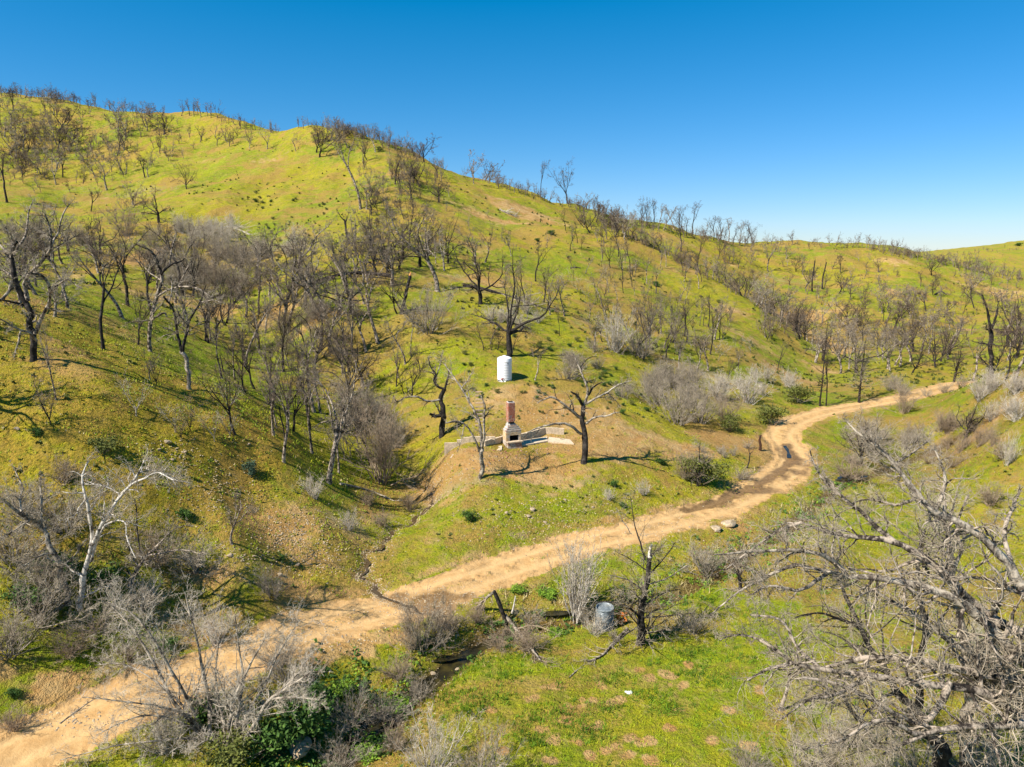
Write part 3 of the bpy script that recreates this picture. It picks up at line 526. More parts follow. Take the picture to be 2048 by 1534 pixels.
# ================================================================ PLANTS AND TREES ONE BY ONE
# model, foot of the trunk as surveyed (x, y), height on the picture, width factor, label
def fixk(k): return {'pale_shrub2':'pale_shrub0', 'brown_shrub2':'brown_shrub1'}.get(k, k)
SOLO = [
 ('oak0',601,558,128,1.15,'wide spreading bare oak standing on the bright green knoll'),
 ('slim1',518,628,168,.9,'tall slim grey tree left of the wide oak on the knoll'),
 ('oak2',491,634,96,.9,'short grey leaning tree at foot of the tall slim tree by the knoll'),
 ('oak4',214,380,78,.9,'pale trunked oak at the lower edge of the far left wood'),
 ('foak0',297,354,48,1.,'small bare oak on open green shoulder of the far left hill'),
 ('oak3',374,378,56,.9,'forked bare oak leaning left in the open green bowl'),
 ('oak6',318,445,74,1.,'dense dark crowned oak in the draw below the open green bowl'),
 ('brown_shrub0',254,472,64,.9,'upright brown brush clump left of the dense dark oak'),
 ('foak1',117,264,58,.9,'dark oak standing out high on the far left hillside'),
 ('foak4',534,298,46,.9,'bare oak on top of green spur, right one of a pair'),
 ('foak0',499,297,32,1.,'whitish oak on top of green spur, left one of a pair'),
 ('foak2',591,302,32,1.,'little bare oak below the rounded green summit'),
 ('foak1',639,314,62,.9,'taller bare oak on right shoulder of the rounded summit'),
 ('slim0',14,405,112,.9,'thin dark leaning tree at the left edge of the hillside'),
 ('slim0',206,698,232,.75,'tall thin twin trunk tree on crest of the left slope'),
 ('slim2',135,616,160,.8,'thin dark tree just behind crest of the left slope'),
 ('slim3',276,690,150,.7,'slender tree between the twin trunk tree and the gnarled one'),
 ('slim1',112,800,205,.55,'very thin upright tree below the big black oak at left'),
 ('young0',100,848,120,.9,'young tree with upswept branches low on the left slope'),
 ('young1',273,832,100,1.,'whitish sapling in the middle of the left slope'),
 ('young0',313,770,86,.8,'small dark sapling right above the whitish sapling'),
 ('slim3',470,868,205,.8,'bare tree with two trunks splitting at the ground beside the gully'),
 ('oak5',566,922,215,.7,'dark tree leaning left in the gully left of the twin straight trees'),
 ('oak2',656,964,250,.8,'tall dark tree with high fork in the middle of the gully'),
 ('slim1',677,946,190,.8,'straight tree with light streaked trunk right of the tall forked tree'),
 ('slim0',570,892,150,.55,'thin pole tree behind the leaning dark tree in gully'),
 ('slim2',470,760,130,.6,'thin tree above the gully near the black stump'),
 ('snag0',446,744,40,.8,'short black stump on the rim of the gully'),
 ('oak2',463,1086,112,.9,'small fuzzy grey tree alone on the brown bank'),
 ('slim0',408,896,58,.4,'thin bent sapling on stony ground of the left slope'),
 ('pale_shrub1',629,996,54,1.,'small white dead shrub at foot of the tall forked tree'),
 ('green_shrub3',502,948,36,.9,'bluish green bush alone on the left slope'),
 ('brown_shrub1',763,964,175,.75,'big many stemmed brush beside the trickle left of the concrete wall'),
 ('slim3',740,930,190,.6,'thin upright tree standing in the brush left of the concrete wall'),
 ('slim1',706,712,180,.9,'dark tree with high branching left of the black leaning snag'),
 ('oak5',757,686,190,.8,'crooked dark tree directly left of the leaning snag'),
 ('slim2',822,712,115,.5,'very thin tree right below the leaning snag'),
 ('oak3',700,800,160,1.,'wide low branched tree in gully above the straight trees'),
 ('grey_shrub0',858,664,110,.9,'dense grey dead shrub right of the leaning snag'),
 ('slim2',721,418,155,.8,'tall dark tree leaning left below the summit'),
 ('oak1',743,430,44,1.,'low tree just right of the tall leaning tree below summit'),
 ('snag1',701,488,70,1.1,'black stubby snag on the hill face above the fallen tree'),
 ('slim3',816,496,118,.8,'slim dense tree on the hill face left of the pale trunked oak'),
 ('oak1',877,404,56,1.1,'bare oak alone high on the hill face'),
 ('oak2',875,583,162,1.1,'large oak with straight pale trunk on the upper green slope'),
 ('oak1',962,608,140,1.,'bare oak standing behind the big fallen log'),
 ('oak6',1018,712,215,.8,'large many limbed oak directly above the white water tank'),
 ('snag0',785,540,50,.7,'thin black snag above the fallen tree'),
 ('foak2',948,368,62,.8,'skyline oak with dense brush at its left'),
 ('slim0',1081,392,66,.6,'left one of two tall thin trees on the middle skyline'),
 ('slim3',1136,408,86,.85,'right and tallest of two tall trees on the middle skyline'),
 ('slim1',1167,456,60,.8,'slim tree just below the tallest skyline tree'),
 ('slim1',1146,498,52,.6,'thin tree on the open hill face right of the soil scar'),
 ('slim0',1202,493,40,.6,'small thin tree right of the open hill face'),
 ('slim1',1252,514,32,.6,'tiny thin tree near the spur edge high on hill'),
 ('slim0',1203,534,36,.6,'little thin tree above the short dark log'),
 ('slim2',1216,572,50,.5,'thin upright sapling at mid height of the hill face'),
 ('slim0',1148,572,34,.6,'small sapling beside the short dark log'),
 ('oak5',1293,567,64,.6,'narrow dark tree on right of the hill face'),
 ('snag1',1247,586,34,.7,'small stubby snag on right of the hill face'),
 ('slim2',1292,598,42,.5,'small upright tree below the narrow dark tree'),
 ('oak5',1100,630,84,.7,'crooked black trunked tree at end of big fallen log'),
 ('slim0',1119,672,60,.6,'thin tree below end of the big fallen log'),
 ('slim1',1340,684,118,.7,'tall pale feathery tree right of the hill centre'),
 ('slim3',1300,694,150,.5,'thin tall dead tree left of the feathery tree'),
 ('pale_shrub0',1228,702,90,.8,'large whitish many stemmed shrub in middle of the slope'),
 ('grey_shrub1',1282,716,66,1.2,'spreading grey shrub right of the whitish shrub'),
 ('oak2',1022,512,48,.8,'small oak above the two oaks near the big fallen log'),
 ('oak5',1070,760,84,.8,'small crooked tree just right of the white water tank'),
 ('grey_shrub2',1133,758,54,.9,'rounded grey shrub right of the white water tank'),
 ('slim3',858,648,70,.5,'thin straight pole tree right of the leaning snag'),
 ('oak2',1536,543,66,.8,'dark tree on skyline side of the spur edge at right'),
 ('snag0',1624,583,66,.5,'left of two black pole snags on the right hillside'),
 ('snag0',1645,578,58,.6,'right of two black pole snags on the right hillside'),
 ('foak1',1678,587,44,1.,'round crowned small oak right of two black pole snags'),
 ('foak5',1700,597,46,1.,'second round crowned oak right of two black pole snags'),
 ('foak3',1592,544,36,1.,'low brushy oak on green shoulder at right'),
 ('slim3',1495,594,74,.9,'slender tree standing behind the spur edge'),
 ('snag0',1417,653,68,.35,'straight black pole snag on the lower right hill face'),
 ('slim2',1400,652,56,.6,'thin tree immediately left of the straight pole snag'),
 ('oak3',1598,678,84,1.,'dark many branched oak where the spur meets the valley'),
 ('foak6',1693,642,44,1.,'small dark oak at mid height of the right hillside'),
 ('slim0',1766,643,54,.8,'slim dark tree in the middle of the right hillside'),
 ('foak6',1852,623,48,.8,'upright little tree high on the right hillside'),
 ('slim3',1927,627,54,.6,'narrow dark tree near right end of the hillside'),
 ('foak2',1932,590,42,.8,'V shaped small tree near right end of the hillside'),
 ('foak1',1863,551,38,1.,'rounded little oak just under the right skyline'),
 ('foak0',1728,558,28,1.,'small oak in the middle of the bright right shoulder'),
 ('pine0',1640,812,176,.55,'tall straight dead pine beside the road bend, left of two'),
 ('slim0',1652,812,142,.5,'leaning dead pine beside the road bend, right of two'),
 ('pine2',1718,805,128,.9,'bushy dead pine right of the two tall ones at the road bend'),
 ('slim1',1718,805,150,.6,'slender grey tree sharing its spot with the bushy dead pine'),
 ('oak4',1780,742,88,.8,'pale trunked tree at the foot of the right hillside'),
 ('oak3',1825,746,76,.9,'dark curved oak clump at the foot of the right hillside'),
 ('oak1',1908,764,88,.9,'gnarled low tree where the road disappears'),
 ('slim3',2011,760,150,.8,'grey brushy tree right of the tall charred fork'),
 ('slim2',2030,765,180,.8,'tall twiggy tree at the right edge above the bank'),
 ('oak5',1946,762,120,.8,'twiggy tree left of the tall charred fork'),
 ('slim0',1555,746,66,.8,'small leaning tree low on the spur above the bushes'),
 ('slim1',1477,742,84,.8,'right of three twiggy trees in a row on the lower slope'),
 ('oak2',1417,742,92,.8,'middle of three twiggy trees in a row on the lower slope'),
 ('oak5',1393,742,84,.8,'left of three twiggy trees in a row on the lower slope'),
 ('slim3',1455,760,60,.9,'short thin tree in front of the row of three twiggy trees'),
 ('slim1',1358,740,116,.8,'tall grey tree left of the row of three twiggy trees'),
 ('green_shrub1',1597,806,44,1.2,'round olive bush at left foot of the two tall pines'),
 ('green_shrub1',1541,848,48,1.1,'round olive bush standing alone left of the road bend'),
 ('green_shrub1',1457,862,42,1.,'olive bush below the mass of grey brush'),
 ('brown_shrub2',1808,826,48,1.2,'dark brown bush between the road and creek at the bend'),
 ('grey_shrub0',1356,848,104,.9,'big grey brush mass left of the round olive bushes'),
 ('grey_shrub1',1400,846,90,.8,'tall grey brush right against the big brush mass'),
 ('brown_shrub0',1446,842,70,.8,'dark brown brush above the olive bush'),
 ('pale_shrub0',1496,806,70,1.1,'pale dead shrub at the foot of the spur'),
 ('pale_shrub2',1432,798,60,1.2,'pale shrub just behind the dark brown brush'),
 ('grey_shrub2',1320,810,70,1.1,'grey brush at left end of the brush mass'),
 ('oak1',1930,880,98,1.1,'small dark spreading tree on right bank above the creek'),
 ('pale_shrub1',1960,800,60,1.,'pale shrub on grassy bank at right'),
 ('pale_shrub2',2036,840,60,1.3,'pale flattened shrub at the right edge of the bank'),
 ('pine2',1395,972,98,1.2,'short dead pine with dense green tinged crown beside the road'), ('green_shrub1',1402,968,72,1.15,'rounded olive brown bush around the short dead pine'), ('brown_shrub0',1372,958,70,1.0,'brown twiggy brush left of the rounded olive bush'),
 ('snag1',1493,936,52,.9,'small black twisted snag above the road ditch'),
 ('grey_shrub2',1478,958,30,1.6,'low grey brush beneath the small twisted snag'),
 ('green_shrub0',1324,928,20,1.3,'dark green bush left of the short dead pine'),
 ('green_shrub0',1226,972,20,1.,'dark green bush on the bank below fireplace oak'),
 ('green_shrub0',1246,1014,16,1.1,'small dark green bush just above the road'),
 ('green_shrub0',940,1042,36,.9,'dark green bush in the middle of the grassy bank'),
 ('pale_shrub1',1287,990,34,1.,'white twiggy shrub on bank right of the dark green bush'),
 ('pale_shrub0',1216,1000,30,.9,'faint white twiggy shrub on the bank'),
 ('grey_shrub0',846,1298,146,.62,'brown grey willow with dark stems at the ford, right of two'),
 ('brown_shrub1',822,1300,118,.6,'brown grey willow at the ford, left of two'),
 ('brown_shrub2',880,1290,90,.9,'low brown brush between the ford willows and the bent trunk'),
 ('grey_shrub1',545,1196,76,.9,'grey dead shrub with strong shadow on brown bank'),
 ('brown_shrub0',768,1052,36,1.2,'tan dry brush beside the trickle'),
 ('brown_shrub2',128,966,60,1.2,'dense dark brush on the lower left slope'),
 ('green_shrub0',30,1392,30,1.,'green bush at the lower left edge'),
 ('brown_shrub2',30,1460,60,1.3,'dark grey brush at the lower left road side'),
 ('green_shrub0',372,1036,30,1.2,'dark green bush on the brown bank left of fuzzy tree'),
 ('green_shrub0',564,1122,20,1.,'tiny green bush right of the brown bank'),
 ('green_shrub2',850,1284,20,1.8,'bright green leafy patch under the ford willow'),
 ('green_shrub2',1114,1268,22,1.6,'bright green leafy bush beside the pale willow'),
 ('green_shrub0',512,404,10,1.,'dark green bush alone on the open green hillside'),
 ('green_shrub0',1103,470,14,1.,'right of two dark round bushes on upper hill face'),
 ('green_shrub0',1075,483,10,1.,'left of two dark round bushes on upper hill face'),
 ('green_shrub1',760,303,12,1.,'dark bush under the skyline right of summit'),
 ('green_shrub0',1312,572,14,1.,'dark round bush beside the narrow dark tree'),
 ('green_shrub1',1330,752,30,1.2,'dark green rounded bush in brush above the grey mass'),
 ('oak0',300,760,60,.8,'small tangled tree under the gnarled tree on left slope'),
 ('green_shrub1',205,905,40,1.5,'olive green bush in tree shade on the left slope'),
 ('green_shrub0',76,870,24,1.2,'small dark bush at foot of the young upswept tree'),
 ('green_shrub0',2036,492,9,1.6,'dark oak bush on top of the distant hill'),
 ('brown_shrub2',820,1020,38,1.3,'heap of dark cut brush beside the trickle'),
]
sp = np.array([[s[1], s[2]] for s in SOLO], float); SW = ground(sp[:,0], sp[:,1])
for (kind, px, py, hp, w, lab), P in zip(SOLO, SW):
    dist = math.hypot(P[1], 0)/CP; h = hp*dist/FPX*1.04
    if kind.startswith('green') or 'shrub' in kind: h = h/1.0
    place(kind, (P[0], P[1], P[2]-.03*h-.05), h, rng.uniform(0, 6.28), lab, None, w*rng.uniform(.95, 1.05))
# ================================================================ GROUPS OF LOOK-ALIKES (a line or an area of the land, how many, heights)
GROUPS = [
 # skyline rows: polyline, n, height px, models, label
 ('L', [(2,186),(60,190),(110,197),(165,205)], 16, (18,30), 'foak', 'small bare tree in the row along the far left skyline'),
 ('L', [(170,210),(230,218),(300,224)], 11, (20,30), 'foak', 'dense dark tree on the skyline left of the green hump'),
 ('L', [(362,226),(400,228),(440,236)], 8, (26,36), 'foak', 'dark tree in the clump on skyline behind the green hump'),
 ('L', [(450,243),(500,254),(560,262)], 9, (14,24), 'foak', 'small tree in the dip of skyline left of summit'),
 ('L', [(570,252),(620,250),(660,254)], 9, (16,26), 'foak', 'small tree on top of the rounded summit'),
 ('L', [(655,256),(700,263),(740,275)], 14, (20,32), 'foak', 'reddish grey tree in the dense row right of the summit'),
 ('L', [(745,278),(790,292),(850,318)], 14, (24,44), 'foak', 'dark tree on the skyline falling right from the summit'),
 ('L', [(890,332),(950,352),(1000,369)], 12, (26,44), 'foak', 'grey tree on skyline left of two tall thin trees'),
 ('L', [(1000,372),(1060,388),(1130,405)], 12, (20,32), 'foak', 'small tree in the row at the foot of two tall thin trees'),
 ('L', [(1150,410),(1200,424),(1270,444)], 16, (22,40), 'foak', 'small tree on the skyline right of the tallest tree'),
 ('L', [(1280,446),(1330,456),(1390,468)], 12, (36,60), 'slim', 'thin bare tree in the tall cluster on right skyline'),
 ('L', [(1400,471),(1450,480),(1510,486)], 13, (24,46), 'slim', 'thin tree on skyline between tall cluster and flat top'),
 ('L', [(1520,486),(1600,485),(1680,488)], 9, (16,30), 'foak', 'tree standing on the flat green top at right'),
 ('L', [(1690,490),(1720,492),(1745,496)], 5, (20,34), 'foak', 'bare tree with pale limbs on the right shoulder skyline'),
 ('L', [(1750,496),(1820,509),(1880,521)], 18, (20,32), 'foak', 'dark tree in the dense row on far right skyline'),
 ('L', [(1890,525),(1960,540),(2046,560)], 22, (20,36), 'foak', 'dark tree in the dense row running down to right edge'),
 # along the edge of the spur and the draw behind it
 ('L', [(1190,436),(1260,470),(1350,515)], 20, (26,44), 'foak', 'bare tree on upper part of the spur edge'),
 ('L', [(1350,515),(1450,566),(1530,612)], 26, (26,50), 'foak', 'dark tree in the row along the spur edge'),
 ('L', [(1510,606),(1570,645),(1630,690)], 14, (50,76), 'oak', 'tangled dark tree at the lower end of spur edge'),
 # areas: centre x, y, half width, half height
 ('A', (80,250,90,50), 22, (26,46), 'foak', 'bare tree in the open wood on far left hilltop'),
 ('A', (110,330,110,46), 26, (36,60), 'foak', 'bare tree in the dense wood on far left hillside'),
 ('A', (260,300,90,60), 24, (30,54), 'foak', 'bare tree on hillside between far left wood and green spur'),
 ('A', (450,275,60,20), 12, (24,36), 'foak', 'small tree at the top left of green spur'),
 ('A', (230,420,80,26), 7, (34,54), 'foak', 'bare tree below the far left wood'),
 ('A', (660,290,40,25), 9, (30,46), 'foak', 'bare tree under the skyline just right of summit'),
 ('A', (790,400,60,60), 20, (30,56), 'foak', 'bare tree in the scattered wood on left of the hill face'),
 ('A', (840,350,60,30), 8, (28,40), 'foak', 'bare tree on upper hill face under the falling skyline'),
 ('A', (760,470,60,40), 8, (34,60), 'foak', 'bare tree above the fallen tree on the hill face'),
 ('A', (1220,470,60,24), 12, (28,50), 'foak', 'bare tree near spur edge under right skyline'),
 ('A', (1320,590,110,60), 14, (26,50), 'slim', 'thin tree scattered over the right hill face'),
 ('A', (1240,640,110,30), 8, (40,66), 'slim', 'thin grey tree on the mid slope right of big fallen log'),
 ('A', (1360,690,90,40), 12, (60,96), 'slim', 'twiggy tree in the grey thicket on lower right face'),
 ('A', (1500,520,90,24), 12, (24,44), 'foak', 'bare tree on the green shoulder behind spur'),
 ('A', (1680,570,110,40), 20, (26,46), 'foak', 'small bare tree on upper right hillside'),
 ('A', (1740,660,110,50), 22, (36,64), 'foak', 'bare tree on the middle of right hillside'),
 ('A', (1900,620,120,60), 26, (32,56), 'foak', 'bare tree toward right end of the hillside'),
 ('A', (1700,730,80,30), 12, (60,100), 'oak', 'grey tree in the wood at the foot of right hillside'),
 ('A', (1870,720,90,26), 13, (56,90), 'oak', 'grey tree in the wood behind end of the road'),
 ('A', (2010,700,40,36), 7, (70,110), 'oak', 'twiggy tree by the tall charred fork at right edge'),
 ('A', (380,560,60,40), 6, (60,90), 'slim', 'thin tree in the brushy draw behind left slope'),
 ('A', (110,520,100,30), 10, (70,110), 'oak', 'twiggy tree in the shaded draw behind the left crest'),
 ('A', (560,700,60,50), 6, (80,120), 'slim', 'thin tree in the gully right of the left slope'),
 ('A', (690,740,60,60), 6, (90,130), 'oak', 'tangled tree in the gully below the knoll'),
 ('A', (800,760,50,40), 6, (60,100), 'slim', 'thin tree left of the gnarled black tree'),
 ('A', (640,640,90,50), 9, (100,150), 'oak', 'dark oak in the crowded gully wood below the knoll'),
 ('A', (520,760,80,60), 9, (110,160), 'slim', 'thin dark tree in the crowded gully wood'),
 ('A', (420,640,80,50), 9, (90,140), 'slim', 'thin tree in draw right of the gnarled oak'),
 ('A', (90,600,90,40), 7, (90,140), 'oak', 'dark oak behind the big black oak at left'),
 ('A', (760,600,80,50), 9, (80,120), 'slim', 'thin dark tree around the leaning snag'),
 ('A', (920,520,90,50), 8, (60,100), 'oak', 'oak around the big fallen log'),
 ('A', (1090,600,60,50), 6, (60,90), 'slim', 'thin tree right of the two oaks by fallen log'),
 ('A', (700,520,80,30), 7, (60,90), 'oak', 'oak on hill face above the wide knoll oak'),
 ('A', (780,340,60,50), 12, (40,64), 'slim', 'thin dark tree below the skyline right of summit'),
 ('A', (1270,700,140,24), 9, (60,100), 'slim', 'thin grey tree along foot of the hill face'),
 ('A', (240,560,100,30), 8, (60,100), 'oak', 'small oak in the shaded draw left of gnarled oak'),
 ('A', (1020,700,70,30), 5, (40,60), 'slim', 'small thin tree near the water tank'),
 ('A', (600,860,90,50), 8, (120,190), 'slim', 'slender tree standing in the lower gully'),
 ('A', (500,560,90,40), 8, (70,110), 'oak', 'oak around the slim grey tree at the knoll'),
 ('A', (350,640,110,60), 7, (90,150), 'slim', 'slender tree along the left crest'),
 ('A', (780,560,80,30), 6, (70,110), 'oak', 'oak around the fallen tree'),
 ('A', (650,900,80,50), 6, (70,120), 'young', 'young twiggy tree at bottom of the gully'),
 ('A', (380,860,120,50), 6, (50,80), 'young', 'small twiggy sapling on the lower left slope'),
 ('A', (1420,690,140,50), 14, (36,60), 'young', 'small sapling on the lower right face'),
 ('A', (1180,560,110,60), 12, (26,44), 'young', 'small sapling on the open hill face'),
 ('A', (1330,560,150,60), 16, (34,60), 'slim', 'slim dark tree spread across right side of the hill face'),
 ('A', (1480,640,90,50), 10, (40,66), 'slim', 'slim dark tree on lower spur face'),
 ('A', (1180,500,100,50), 10, (28,46), 'slim', 'slim tree on the upper hill face near spur edge'),
 # brush
 ('A', (420,470,60,26), 14, (26,40), 'pale_shrub', 'pale dead shrub in the draw left of the spreading oak'),
 ('A', (430,560,90,50), 20, (40,60), 'grey_shrub', 'grey dead brush filling gully below the spreading oak'),
 ('A', (560,500,60,26), 9, (24,40), 'pale_shrub', 'pale brush on the slope right of gully'),
 ('A', (330,500,60,30), 8, (24,40), 'grey_shrub', 'grey shrub in the draw above left crest'),
 ('A', (100,480,100,30), 12, (24,40), 'grey_shrub', 'grey shrub on hillside behind the left crest'),
 ('A', (620,680,70,60), 9, (34,56), 'grey_shrub', 'grey shrub in middle of the gully'),
 ('A', (740,850,70,70), 10, (50,76), 'grey_shrub', 'grey brush between straight trees and the concrete wall'),
 ('A', (1340,790,100,30), 16, (30,50), 'grey_shrub', 'grey shrub in the brush belt above the road'),
 ('A', (1180,720,80,36), 9, (24,36), 'grey_shrub', 'small grey shrub on slope right of the tank'),
 ('A', (1030,640,60,20), 7, (24,40), 'pale_shrub', 'pale brush around the fallen log'),
 ('A', (1500,780,90,20), 8, (26,44), 'pale_shrub', 'pale shrub along the foot of the spur'),
 ('A', (1920,900,110,40), 14, (30,46), 'brown_shrub', 'brown brush along the upper creek'),
 ('A', (1760,900,90,40), 12, (30,44), 'grey_shrub', 'grey brush in creek bottom right of the road'),
 ('A', (2000,800,50,50), 7, (30,46), 'pale_shrub', 'pale shrub on the grassy right bank'),
 ('A', (1840,780,90,16), 9, (16,30), 'grey_shrub', 'small grey bush along far end of the road'),
 ('A', (1460,900,60,20), 6, (14,24), 'grey_shrub', 'low grey shrub left of the road puddle'),
 ('A', (1150,790,110,60), 34, (5,11), 'green_shrub', 'low green plant on the bare slope above the fireplace'),
 ('A', (960,740,60,60), 14, (6,11), 'green_shrub', 'small green plant left of the white water tank'),
 ('A', (1100,660,110,50), 16, (7,13), 'green_shrub', 'small green bush on the slope above the tank'),
 ('A', (1260,780,70,50), 14, (8,15), 'green_shrub', 'small green bush between tank slope and grey brush'),
 ('A', (560,420,110,40), 22, (4,7), 'green_shrub', 'tiny dark plant scattered over the open green spur'),
 ('A', (1400,640,80,50), 14, (5,9), 'green_shrub', 'tiny dark plant on the lower right hill face'),
]
# cheap models for the wood that reads as one mass
def lowtree(seed):
    g = np.random.default_rng(seed); th = g.uniform(.12, .4); P = np.array([[0,0,0], [g.normal()*.02, g.normal()*.02, th*.5], [g.normal()*.04, g.normal()*.04, th]]); tk = (P[None], np.array([[.028,.022,.018]]))
    L1 = spawn(tk, 5, .7, 1, 12, 55, 0, 5, .2, .5, .7, g, .006, .75, lmin=1); Q, r = L1; L1 = (Q[:, :1]+(Q-Q[:, :1])*(g.uniform(.5, 1.0, 5)*(1-th))[:,None,None], r)
    L2 = spawn(L1, 4, .2, 1, 25, 70, .48, 4, .25, .2, .6, g, .0055, .6); L3 = spawn(L2, 3, .1, 1, 25, 75, .6, 2, .3, .1, .7, g, .0052, .4)
    return cat([tubes(tk, 4), tubes(L1, 3), tubes(L2, 3), tubes(L3, 3)])
XL = [lowtree(700+i) for i in range(6)]
MASS = []                                     # (x, y, z, height)
ORD = ['leftmost', 'second from left', 'third from left', 'fourth from left', 'fifth from left', 'sixth from left', 'seventh from left', 'eighth from left', 'ninth from left', 'tenth from left', 'eleventh from left', 'twelfth from left', 'thirteenth from left', 'fourteenth from left', 'fifteenth from left', 'sixteenth from left']
todo = []
for gi, (typ, geo, n, hr, mod, lab) in enumerate(GROUPS):
    g = np.random.default_rng(900+gi)
    if typ == 'L':
        G_ = np.array(geo, float); t = (np.arange(n)+g.uniform(.1, .9, n))/n*(len(G_)-1); px = np.interp(t, np.arange(len(G_)), G_[:,0]); py = np.interp(t, np.arange(len(G_)), G_[:,1])+g.uniform(1, 7, n)
    else:
        a = g.uniform(0, 6.28, n); r = np.sqrt(g.uniform(0, 1, n)); px = geo[0]+geo[2]*r*np.cos(a); py = geo[1]+geo[3]*r*np.sin(a)
    Wp = ground(px, py); hp = g.uniform(*hr, n); o_ = np.argsort(px); Wp = Wp[o_]; hp = hp[o_]; keep = [k for k in range(n) if Wp[k,1] < 900]
    for j, k in enumerate(keep): todo.append((gi, mod, Wp[k], hp[k], lab, j, len(keep), g))
oaks = sorted([t[3] for t in todo if t[1] in ('foak', 'oak')], reverse=True); cut = oaks[244] if len(oaks) > 244 else 0
for gi, mod, P, hp, lab, j, n, g in todo:
    h = float(hp*P[1]/CP/FPX*1.08)
    if mod in ('foak', 'oak') and hp <= cut: MASS.append((P[0], P[1], P[2]-.04*h, h)); continue
    models = [k for k in LIB if k.rstrip('0123456789') == mod]; kind = models[int(g.integers(len(models)))]
    if mod == 'green_shrub': kind = ['green_shrub0','green_shrub1'][int(g.integers(2))]
    single = n <= 16 and hp > 20
    L_ = (lab+', '+ORD[j]) if single else lab
    place(kind, (P[0], P[1], P[2]-.04*h), h, g.uniform(0, 6.28), L_, re.sub(r'(tree|shrub|plant|bush)(?!s)', lambda m: m.group(1)+('es' if m.group(1) == 'bush' else 's'), lab, count=1), g.uniform(.8, 1.15), (g.normal()*.06, g.normal()*.06))
# more of the far wood, all of it part of the same mass
FILL = [('L', [(1905,508),(1960,500),(2046,494)], 34, (5,9)), ('A', (1990,520,60,12), 14, (4,7)), ('L', [(860,324),(950,354),(1060,390),(1130,407)], 22, (18,30)), ('L', [(700,266),(790,294),(850,320)], 16, (18,30)), ('L', [(1290,450),(1400,473),(1510,488)], 20, (20,34)), ('L', [(1150,412),(1290,450)], 16, (18,32)), ('L', [(1510,489),(1600,488),(1740,494)], 18, (8,18)), ('A', (800,380,90,70), 24, (18,32)), ('A', (930,450,110,60), 12, (18,30)), ('L', [(0,184),(90,193),(170,206)], 34, (16,26)), ('L', [(165,208),(240,218),(330,225)], 34, (14,26)), ('L', [(440,240),(500,253),(560,262)], 16, (10,18)), ('L', [(640,252),(700,263),(760,280),(850,318)], 46, (14,24)),
 ('L', [(850,318),(950,352),(1060,388),(1130,405)], 40, (12,22)), ('L', [(1130,405),(1200,424),(1290,448)], 30, (14,26)), ('L', [(1290,448),(1400,471),(1510,486)], 36, (12,24)), ('L', [(1740,496),(1820,509),(1890,524),(2046,560)], 70, (14,24)),
 ('L', [(1190,440),(1350,519),(1450,570),(1530,616),(1600,672)], 70, (14,30)), ('A', (80,240,110,46), 60, (16,26)), ('A', (120,330,150,60), 80, (18,32)), ('A', (290,290,100,60), 50, (16,28)), ('A', (1650,560,150,60), 40, (12,22)), ('A', (1800,640,220,60), 60, (16,28)), ('A', (1240,450,60,20), 24, (12,22)),
 ('A', (1960,590,90,60), 34, (14,24)), ('A', (760,400,70,90), 24, (14,26)), ('A', (1560,650,50,40), 26, (20,34))]
for gi, (typ, geo, n, hr) in enumerate(FILL):
    g = np.random.default_rng(1900+gi)
    if typ == 'L': G_ = np.array(geo, float); t = g.uniform(0, len(G_)-1, n); px = np.interp(t, np.arange(len(G_)), G_[:,0]); py = np.interp(t, np.arange(len(G_)), G_[:,1])+g.uniform(0, 9, n)
    else: a = g.uniform(0, 6.28, n); r = np.sqrt(g.uniform(0, 1, n)); px = geo[0]+geo[2]*r*np.cos(a); py = geo[1]+geo[3]*r*np.sin(a)
    for P, hp in zip(ground(px, py), g.uniform(*hr, n)):
        if P[1] < 1000: h = hp*P[1]/CP/FPX; MASS.append((P[0], P[1], P[2]-.04*h, h))
g = np.random.default_rng(55); Vs = [[], []]; Fs = [[], []]; off = [0, 0]
for x_, y_, z_, h in MASS:
    k = int(g.integers(6)); c_ = int(g.integers(2)); Vb, Fb = XL[k]; a = g.uniform(0, 6.28); w_ = g.uniform(.8, 1.2); R_ = np.array([[math.cos(a), -math.sin(a), 0], [math.sin(a), math.cos(a), 0], [0, 0, 1]])
    Vs[c_].append((Vb@R_.T)*np.array([w_, w_, 1])*h+np.array([x_, y_, z_])); Fs[c_].append(Fb+off[c_]); off[c_] += len(Vb)
me = mesh_np('far_wood', np.concatenate(Vs[0]+Vs[1]), np.concatenate(Fs[0]+[f+off[0] for f in Fs[1]]), TWIGM, True); me.materials.append(TWIGD)
nf0 = sum(len(f) for f in Fs[0]); mi = np.zeros(len(me.polygons), np.int32); mi[nf0:] = 1; me.polygons.foreach_set('material_index', mi)
link('far_wood', me, None, None, kind='stuff', label='sparse far wood of small bare trees on skyline and hillsides')
print('mass', len(MASS))
